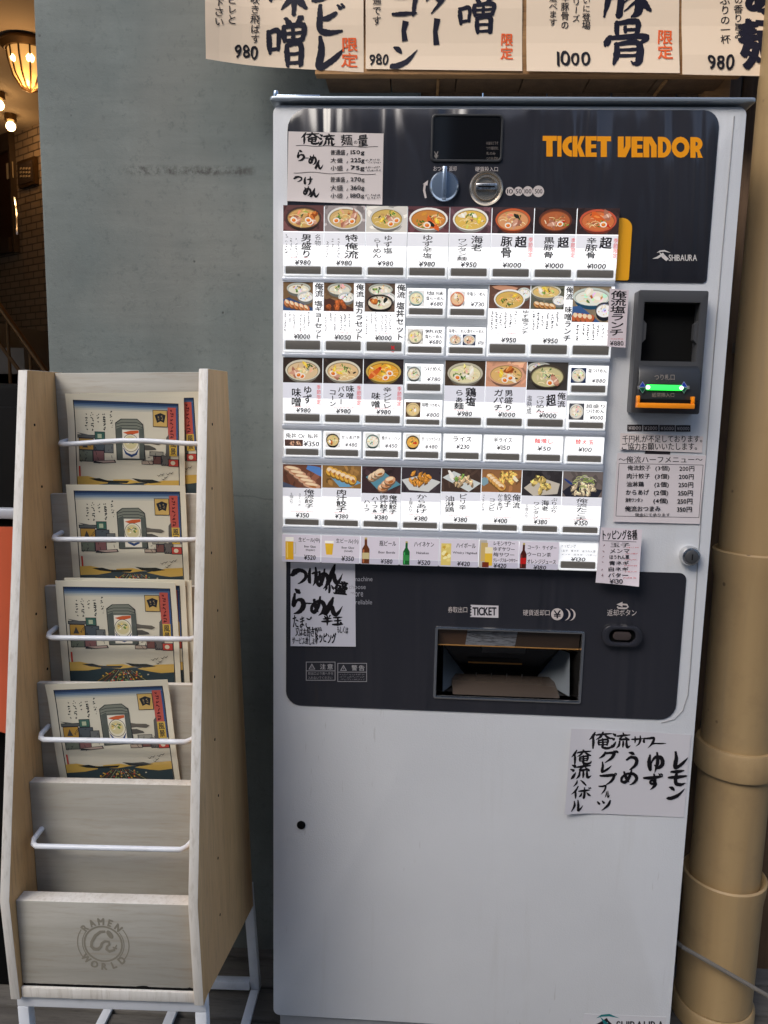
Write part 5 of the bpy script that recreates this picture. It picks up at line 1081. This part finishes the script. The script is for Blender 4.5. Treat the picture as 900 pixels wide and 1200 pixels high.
notice(F, 'paper_notice', 'large white sheet of brush written sour drinks on the white lower door', lift=(12, .010, .3))

# ------------------------------------------------------------------ brush written menu sheets on the board above
YS = .1535
def top_sheet(x0, x1, yb0, yb1, seed, label, items, small_cols, pr, bow=0, red=None):
    zb_ = P((x0+x1)/2, (yb0+yb1)/2, YS).z
    def mp(u, v):
        q = P(u, v, YS); t = (u-x0)/(x1-x0)
        q.y -= bow*max(0, 1-t*2.2)**2 + .0035*math.sin(v*.05+seed)*(.3+.7*max(0, (v+20)/110)); return q
    F = Flat(mp, seed=seed); F.paper = (234, 212, 186)  # paper colour warmed in place of an unseen lamp's light
    n = 14; xs = [x0+(x1-x0)*k/n for k in range(n+1)]; ys = [-190, -120, -60, -20, 10, 30, 50, 65, 1]
    vv, ff = [], []
    for j, y in enumerate(ys):
        for k, x in enumerate(xs): yb = yb0+(yb1-yb0)*k/n; vv.append((x + (-1.5 if (k == 0 and bow) else 0), y if j < len(ys)-1 else yb))
    for j in range(len(ys)-1):
        for k in range(n): a_ = j*(n+1)+k; ff.append((a_, a_+1, a_+n+2, a_+n+1))
    F._put(vv, ff, F.paper); F.k += 150
    for t, a_, b_, c_, d_, bo in items:
        h_ = (d_-b_)/len(t)
        for q_, chh in enumerate(t):
            if chh == 'ー': F.line([((a_+c_)/2+1, b_+(q_+.12)*h_), ((a_+c_)/2-1.5, b_+(q_+.5)*h_), ((a_+c_)/2, b_+(q_+.9)*h_)], [7.5, 5.5, 7], (26, 26, 42))
            elif chh in BS: brush(F, chh, a_+2, b_+(q_+.04)*h_, c_-2, b_+(q_+.97)*h_, (26, 26, 42), 1.55)
            else: F.vt(chh, a_, b_+q_*h_, c_, b_+(q_+1)*h_, (26, 26, 42), 4, .6, wave=1)
    for t, a_, b_, c_, d_ in small_cols: F.vt(t, a_, b_, c_, d_, (40, 36, 40), 1, .8)
    F.ht(pr[0], *pr[1:], (30, 28, 34), 2, 1, wave=1)
    if red:
        for t, a_, b_, c_, d_ in red: F.vt(t, a_, b_, c_, d_, (232, 100, 50), 2, .6)
    o = F.build('menu_sheet', None, origin=P((x0+x1)/2, (yb0+yb1)/2, YS)); so = o.modifiers.new('paper', 'SOLIDIFY') if False else None
    return tag(o, label, 'menu sheet', 'brush written menu sheets above the machine')
top_sheet(246, 426, 74, 84, 1, 'leftmost brush written menu sheet, curling off the board over the concrete', [('シビレ', 366, -34, 406, 80, 4), ('味噌', 312, -40, 360, 78, 4)],
          [('ふわっと吹き飛ばす', 294, -50, 305, 52), ('シビレと', 268, -14, 279, 32), ('見て下さい', 254, -20, 265, 36)], ('980', 276, 54, 302, 69), .02, [('限定', 399, 43, 420, 79)])
top_sheet(428.5, 612, 80.5, 83, 2, 'menu sheet second from left with blue-black strokes, priced 980', [('味噌', 536, -46, 582, 40, 4), ('バター', 497, -60, 526, 56, 4), ('コーン', 458, -8, 491, 80, 4)],
          [('玉通です', 436, -16, 447, 30)], ('980', 433, 63, 455, 76), 0, [('限定', 586, 38, 602, 70)])
top_sheet(617, 796, 84, 86.5, 3, 'menu sheet priced 1000, third of the row above the machine', [('豚骨', 706, -34, 764, 78, 4)],
          [('ついに登場', 682, -14, 692, 34), ('シリーズ', 670, -12, 680, 26), ('辛豚骨の', 657, -8, 667, 34), ('選べます', 643, -6, 653, 30)], ('1000', 653, 61, 691, 77), 0, [('限定', 770, 34, 789, 70)])
top_sheet(799, 985, 88, 92, 4, 'rightmost menu sheet, cut off by the right edge of the photo', [('ぁ麺', 866, -42, 918, 82, 4)],
          [('鶏の香り旨み', 860, -16, 871, 47), ('ぷりの一杯', 844, -6, 856, 52)], ('980', 829, 65, 859, 82), 0)

# ------------------------------------------------------------------ brochure rack (it leans a little to the left)
BR = (-.45, -.1, .03)
RK = empty('brochure_rack', 'pale plywood brochure rack with six tiers on a white metal frame', 'rack', BR)
RK.rotation_euler = (0, R(-1.5), 0)
lo, li, ro, ri = -.601, -.586, -.299, -.314          # outer and inner faces of the sides
lz = lambda z: z+H
side = [(-.095, lz(.036)), (-.262, lz(-.755)), (-.255, lz(-.926)), (-.235, lz(-.926)), (.083, lz(-1.0)), (.024, lz(.036))]
for a_, b_ in ((lo, li), (ri, ro)):
    mb = MB().prism(side, a_, b_, 'x')
    o = mb.build('side_panel', [M['birch_side'], M['birch_edge']], RK, bevel=.0012)
    for p in o.data.polygons:
        if abs(p.normal.x) < .5: p.material_index = 1
    rr = random.Random(int(a_*1000))
    xx = ro if a_ == ri else li
    for k in range(9):
        t = (k+.5)/9; yy = -.09-.10*t+.055*rr.random(); MB().lathe((xx, yy, lz(.0-.9*t)), [(.0022, -.0004), (.0022, .0006), (0, .0008)], 'x', 10).build('nail', M['black'], RK)
Yt = [-.006, -.05, -.091, -.138, -.183]; Zt = [.034, -.165, -.312, -.460, -.606]
Ztop = [lz(z) for z in Zt]
MB().box(li+.0005, ri-.0005, Yt[0], Yt[0]+.010, lz(-.30), Ztop[0]).build('back_panel', M['birch'], RK, bevel=.001)
for k in range(1, 5):
    zb_ = lz(-.92) if k == 4 else Ztop[k+1]-.10
    th = .018 if k == 4 else .011
    MB().box(li+.0005, ri-.0005, Yt[k], Yt[k]+th, zb_, Ztop[k]).build('tier_panel', M['birch'], RK, bevel=.001)
fp = MB().box(li+.0005, ri-.0005, -.246, -.222, lz(-.905), lz(-.765)).build('front_panel', M['birch'], RK, bevel=.0012)
MB().box(li+.0005, ri-.0005, -.251, -.15, lz(-.925), lz(-.908)).build('bottom_shelf', M['birch_edge'], RK, bevel=.001)
rr = random.Random(12); n_ = 40; top = [(li+.002+(ri-li-.004)*k/n_, lz(-.9062)+rr.uniform(.0002, .0012)+(.0024 if k in (27, 28, 29, 39) else 0)) for k in range(n_+1)]
MB().prism([(li+.002, lz(-.9084)), (ri-.002, lz(-.9084))]+top[::-1], -.2468, -.2445).build('dirty_joint', M['black'], fp)
# pressed emblem on the front panel
ec = (-.4535, lz(-.8335)); er = .0405
Fm = Flat(lambda u, v: Vector((ec[0]+u*er, -.2462, ec[1]-v*er))); Fm.paper = (0, 0, 0); EM = (132, 127, 114)
def ring(r, w, a0, a1): Fm.line([(r*math.cos(R(t)), r*math.sin(R(t))) for t in np.linspace(a0, a1, 30)], w, EM)
ring(.72, .07, 0, 360); ring(.80, .03, -38, 42); ring(.80, .03, 142, 222); ring(.99, .035, -38, 40); ring(.99, .035, 142, 215)
for word, a0, a1, flip in (('RAMEN', 224, 312, 1), ('WORLD', 138, 44, -1)):
    for k, chh in enumerate(word):
        an = R(a0+(a1-a0)*k/(len(word)-1)); v, f, ad, bb, cj = glyph(chh)
        s_ = .31; pts = []
        for gx, gy in v:
            x_, y_ = (gx-(bb[0]+bb[1])/2)*s_*1.1, (gy-.36)*s_*1.25
            ra = .93+y_*flip; th = an+flip*x_/.93
            pts.append((ra*math.cos(th), ra*math.sin(th)))
        for ox, oy in ((0, 0), (.02, .01), (-.018, .012), (.006, -.018), (-.012, -.016)): Fm._put([(a_+ox, b_+oy) for a_, b_ in pts], f, EM)
Fm.line([(.12, -.52), (-.08, -.50), (-.28, -.34), (-.44, -.06), (-.46, .12), (-.36, .22), (-.20, .22), (-.10, .12), (-.04, -.04), (.08, -.12), (.22, -.10), (.24, .02), (.14, .10), (.12, .22), (.22, .30), (.40, .24), (.52, .02)],
        [.1, .12, .12, .11, .12, .14, .13, .11, .1, .1, .1, .09, .09, .11, .12, .1, .03], EM)
Fm.blob(.28, -.40, .10, .2, EM, 10, .1, -.5); Fm.line([(.36, .12), (.52, .18)], .06, EM)
Fm.build('emblem', fp)
# retaining bars
Yb = [-.075, -.115, -.15, -.195, -.212]; Zb = [lz(z) for z in (-.083, -.234, -.386, -.536, -.688)]
for k in range(5):
    x0_, x1_ = -.570, -.322; y1 = Yt[k] ; y0_ = y1-.042; zz_ = Zb[k]
    rise = .006 if k == 0 else 0
    pts = [(x0_, y1-.0005, zz_+.004), (x0_, y0_+.016, zz_+.002), (x0_+.004, y0_+.006, zz_), (x0_+.012, y0_, zz_)]
    pts += [(x0_+(x1_-x0_)*t, y0_, zz_+rise*math.sin(math.pi*t)**2) for t in (.15, .3, .45, .6, .75, .88)]
    pts += [(x1_-.012, y0_, zz_), (x1_-.004, y0_+.006, zz_+.001), (x1_, y0_+.016, zz_+.003), (x1_, y1-.0005, zz_+.005)]
    MB().tube(pts, .0042, 10).build('retaining_bar', M['enamel'], RK)
# metal frame
lg = M['enamel']; t_ = .018
def leg(x, y0, y1, z0, z1): MB().add([(x+dx, (y0 if z == z0 else y1)+dy, z) for z in (z0, z1) for dy in (-t_/2, t_/2) for dx in (-t_/2, t_/2)],
                                   [(0, 2, 3, 1), (4, 5, 7, 6), (0, 1, 5, 4), (2, 6, 7, 3), (0, 4, 6, 2), (1, 3, 7, 5)]).build('leg', lg, RK, bevel=.0015)
for x in (lo+.010, ro-.010):
    leg(x, -.232, -.232, .033, lz(-.9505)); leg(x, .125, .085, .033, lz(-.955))
MB().box(lo+.001, ro-.001, -.241, -.223, lz(-.950), lz(-.9275)).build('front_rail', lg, RK, bevel=.0015)
MB().box(lo+.02, ro-.02, .108, .126, .042, .060).build('floor_rail', lg, RK, bevel=.0015)
for x in (lo+.010, ro-.010): MB().box(x-t_/2, x+t_/2, -.222, .114, .0335, .0405).build('side_rail', lg, RK, bevel=.0015)
MB().add([(-.47+dx, y+dy, z) for y, z in ((-.222, .032), (.106, .032)) for dx, dy in ((0, 0), (.018, 0))] + [(-.47+dx, y, z+.008) for y, z in ((-.222, .032), (.106, .032)) for dx in (0, .018)],
         [(0, 1, 3, 2), (4, 6, 7, 5), (0, 4, 5, 1), (2, 3, 7, 6), (0, 2, 6, 4), (1, 5, 7, 3)]).build('cross_rail', lg, RK)

# brochures: prints in an old woodblock manner, one drawn, the rest copied
RM = Matrix.Translation(BR) @ Matrix.Rotation(R(-1.5), 4, 'Y') @ Matrix.Translation(-Vector(BR))
BW, BH = .198, .185
for o in RK.children:
    if o.name.split('.')[0] in ('tier_panel', 'front_panel', 'back_panel'):
        o.data.materials.append(M['birch_edge'])
        for p in o.data.polygons:
            if p.normal.z > .6: p.material_index = 1
def brochure_mesh():
    k = BW/100
    F = Flat(lambda u, v: Vector(((u-50)*k, 0, BH-v*k)), seed=77); F.paper = (216, 211, 192)
    hgt = BH/k; F.rect(0, 0, 100, hgt, F.paper)
    CR = (206, 201, 182); INK = (42, 44, 48)
    F.rect(6, 5, 95.5, hgt-4, INK); F.rect(6.8, 5.6, 94.8, hgt-4.6, CR)
    for c_, (a_, b_) in enumerate(((5.6, 7.4), (7.4, 8.8), (8.8, 10.2), (10.2, 11.6), (11.6, 13))): F.rect(6.8, a_, 94.8, b_, ((42, 60, 92), (70, 94, 126), (112, 132, 152), (156, 166, 168), (188, 188, 176))[c_])
    for c_, (x, y0, y1) in enumerate(((36.5, 13, 26), (30.5, 15, 30), (25, 16, 23), (20, 14, 30), (15, 16, 29))): F.scrib(x, y0, x+2.6, y1, INK, .5)
    # left row of shops
    for x0, y0, x1, y1, c_ in ((8, 34, 24, 37, (84, 86, 84)), (9, 37, 22, 47, (172, 134, 60)), (23, 31, 32, 38, (58, 96, 84)), (22, 38, 34, 47, (74, 82, 88)), (9, 47, 21, 57, (96, 104, 92)), (21, 47, 31, 57, (120, 84, 84)), (31, 41, 39, 49, (100, 104, 104))):
        F.rect(x0, y0, x1, y1, INK); F.rect(x0+.5, y0+.5, x1-.5, y1-.5, c_)
    F.line([(8, 32.5), (14, 34), (22, 35)], [.2, 1.4, .4], (84, 86, 84)); F.rect(25.5, 33, 29, 36.5, (170, 180, 150)); F.poly([(12, 45), (14.5, 39), (17, 45)], (60, 60, 60))
    for _ in range(26): x, y = F.r.uniform(9, 38), F.r.uniform(39, 57); F.line([(x, y), (x+F.r.uniform(-2, 2), y+F.r.uniform(-.5, 3))], .4, INK)
    F.poly([(22, 56), (40, 54.5), (41, 57), (30, 58), (21, 58)], INK); F.poly([(23, 56.2), (39, 55), (40, 56.6), (30, 57.4)], (170, 150, 140))
    # right row
    for x0, y0, x1, y1, c_ in ((70, 46, 82, 50, (150, 148, 136)), (73, 50, 80, 57, (110, 76, 70)), (80, 49, 88, 58, (100, 96, 92)), (86, 52, 95, 58.5, (178, 70, 60)), (63, 54, 73, 57.5, (168, 152, 136))):
        F.rect(x0, y0, x1, y1, INK); F.rect(x0+.45, y0+.45, x1-.45, y1-.45, c_)
    F.ell(90, 55.3, 2, 1.8, (210, 200, 176), 14)
    for _ in range(20): x, y = F.r.uniform(64, 88), F.r.uniform(46, 57); F.line([(x, y), (x+F.r.uniform(-2, 2), y+F.r.uniform(-.5, 3))], .4, INK)
    # trailing mist
    F.poly([(62, 35), (70, 36.5), (78, 37), (81, 38.6), (78, 40.4), (70, 39.4), (62, 40)], (96, 92, 84)); F.poly([(62, 41), (70, 41), (75, 43), (76, 44.6), (68, 45.2), (62, 45)], (84, 82, 76))
    # round tower with a big picture of a bowl
    F.poly([(41, 23), (46, 19.4), (60, 19), (65, 23.4), (66.5, 53.5), (41.5, 54.5)], INK); F.poly([(41.7, 23.6), (46.3, 20), (59.8, 19.6), (64.3, 23.8), (65.6, 52.9), (42.2, 53.8)], (120, 124, 112))
    for y in (22.5, 25, 27.6): F.line([(42, y+1.5), (47, y), (59.5, y-.2), (64.6, y+1.4)], .45, INK)
    F.poly([(42, 28), (46.5, 26), (46.8, 53.3), (42.2, 53.8)], (84, 90, 84)); F.rect(61.5, 27, 65.4, 53, (86, 92, 86))
    F.rect(47, 28.6, 61.2, 52.6, (226, 220, 204)); F.poly([(47.5, 31), (54, 29.2), (61, 28.8), (61, 31), (53, 33)], (196, 92, 52))
    F.ell(54, 39.6, 7.0, 7.6, INK, 24); F.ell(54, 39.6, 6.6, 7.2, (222, 216, 190), 24); F.ell(53.8, 39.2, 5.6, 5.6, (206, 196, 150), 22)
    for _ in range(9): F.blob(F.r.uniform(50.5, 57.5), F.r.uniform(35.5, 41), 1, .7, F.r.choice([(96, 130, 60), (226, 200, 110), (190, 150, 60), (240, 236, 220)]))
    F.line([(47.4, 44), (50, 48.6), (54.5, 50.6), (58.5, 48.8), (60.9, 44)], [.4, 1.8, 2.4, 1.8, .4], (52, 74, 118)); F.line([(50, 36), (53, 38), (55, 36), (57.5, 37.5)], .6, (60, 84, 50))
    # labels
    F.rect(73.4, 11, 86, 25.2, INK); F.rect(73.9, 11.5, 85.5, 24.7, (196, 164, 96)); F.poly([(75, 15.4), (80, 13.4), (84.4, 15.2), (83, 21.6), (80, 20.4), (77, 21.8)], INK); F.scrib(77.4, 15.6, 79, 19.4, (150, 130, 90), .4); F.scrib(80.6, 15.6, 82.2, 19.4, (150, 130, 90), .4)
    F.rect(93, 9, 94.8, 49, (58, 84, 128)); F.rect(86.2, 8.6, 93.2, 35.5, (178, 84, 74)); F.scrib(88, 10, 91, 34, (96, 40, 40), .6)
    F.rect(87.2, 35.5, 93.8, 49.5, (196, 164, 72)); F.vt('風景', 88, 36, 93, 48.6, INK, 2)
    F.poly([(84.6, 34), (87, 31), (87.2, 50), (84, 50)], (90, 88, 84))
    F.rect(8.4, 61, 9.8, 72, (186, 62, 52))
    # dusk clouds, dark ground and the crowded crossing
    F.poly([(6.8, 72), (20, 73.4), (40, 72.6), (60, 73.6), (80, 72.4), (94.8, 73.4), (94.8, hgt-4.6), (6.8, hgt-4.6)], (52, 66, 72))
    for pts, c_ in (([(6.8, 70), (16, 69.4), (26, 71.6), (35, 72.4), (33, 75), (22, 77), (6.8, 77.6)], (198, 164, 84)), ([(64, 74.6), (74, 72), (82, 70.6), (94.8, 70), (94.8, 77), (84, 78), (76, 77)], (198, 164, 84)), ([(38, 71.6), (52, 70.8), (62, 73), (50, 74.8), (38, 74)], (206, 170, 84))): F.poly(pts, c_)
    F.poly([(17, 71.4), (26, 70.8), (33, 72.6), (52, 72.2), (50, 74.2), (34, 74.4), (24, 73.4)], (40, 44, 44)); F.poly([(54, 69.6), (62, 70.4), (72, 70.2), (80, 72.2), (70, 73.6), (60, 72.6)], (40, 44, 44))
    F.poly([(44, 76), (60, 76), (80, hgt-4.6), (24, hgt-4.6)], (58, 62, 56))
    for k_ in range(9): F.line([(45+k_*1.7, 76), (26+k_*6.3, hgt-4.6)], .5, ((150, 120, 60), (120, 70, 60), (140, 140, 110))[k_ % 3])
    for _ in range(60): x, y = F.r.gauss(52, 8), F.r.uniform(77, hgt-5.4); F.blob(x, y, .8, .7, F.r.choice([(186, 70, 56), (206, 166, 70), (110, 136, 90), (196, 186, 160), (70, 90, 96)]), 6)
    for x, y in ((76, 66), (79, 65), (82, 67.4), (84, 64.4), (87, 63.4), (80, 69)): F.line([(x, y), (x+1.6, y+1), (x+3.4, y-.6)], [.2, .7, .2], (60, 58, 56))
    return F.build('brochure', None, M['gloss'], back=[(0, 0), (100, 0), (100, hgt), (0, hgt)], thick=.0016)
BP = brochure_mesh(); used = [0]; BP0 = BP.data.copy()
def brochure(x, y, ztop, rot, lean, label):
    o = BP if not used[0] else BP.copy()
    if used[0]: COL.objects.link(o)
    if used[0]: o.data = BP0.copy()
    used[0] += 1; q_ = random.Random(used[0]*7); a_, c_ = q_.uniform(.001, .004), q_.uniform(.003, .009)
    bend(o, -90+q_.uniform(-35, 35), lambda t: a_*math.sin(math.pi*t)+c_*max(0, 1-t/.3)**2)
    T = Matrix.Translation((x, y, ztop)) @ Matrix.Rotation(R(rot), 4, 'Y') @ Matrix.Rotation(R(lean), 4, 'X') @ Matrix.Translation((0, 0, -BH))
    o.matrix_world = RM @ T
    tag(o, label, 'brochure', 'woodblock style brochures in the rack')
# back to front in each pocket: centre x, depth, top
brochure(-.425, Yt[0]-.006, lz(.000), -1.0, 2, 'brochure at the back of the top pocket, mostly hidden, its right edge showing')
brochure(-.437, Yt[0]-.010, lz(.001), -.6, 2, 'brochure peeking out on the right behind the top pocket front copy')
brochure(-.461, Yt[0]-.0145, lz(-.004), 2.4, 2, 'front brochure in the top pocket of the rack, below the bare back panel')
brochure(-.4535, Yt[1]-.008, lz(-.149), .6, 2, 'lone brochure in the second pocket from the top of the rack')
brochure(-.438, Yt[2]-.0045, lz(-.297), 1.2, 2, 'rearmost brochure in the third pocket, a sliver at its right side')
brochure(-.447, Yt[2]-.0085, lz(-.2965), .5, 2, 'middle brochure of the third pocket, right edge showing behind the front one')
brochure(-.461, Yt[2]-.0125, lz(-.300), .4, 2, 'front brochure of the third pocket with pale top border')
brochure(-.466, Yt[3]-.0085, lz(-.4515), -3.2, 2, 'brochure in the lowest filled pocket, tilted, just above the empty tiers')
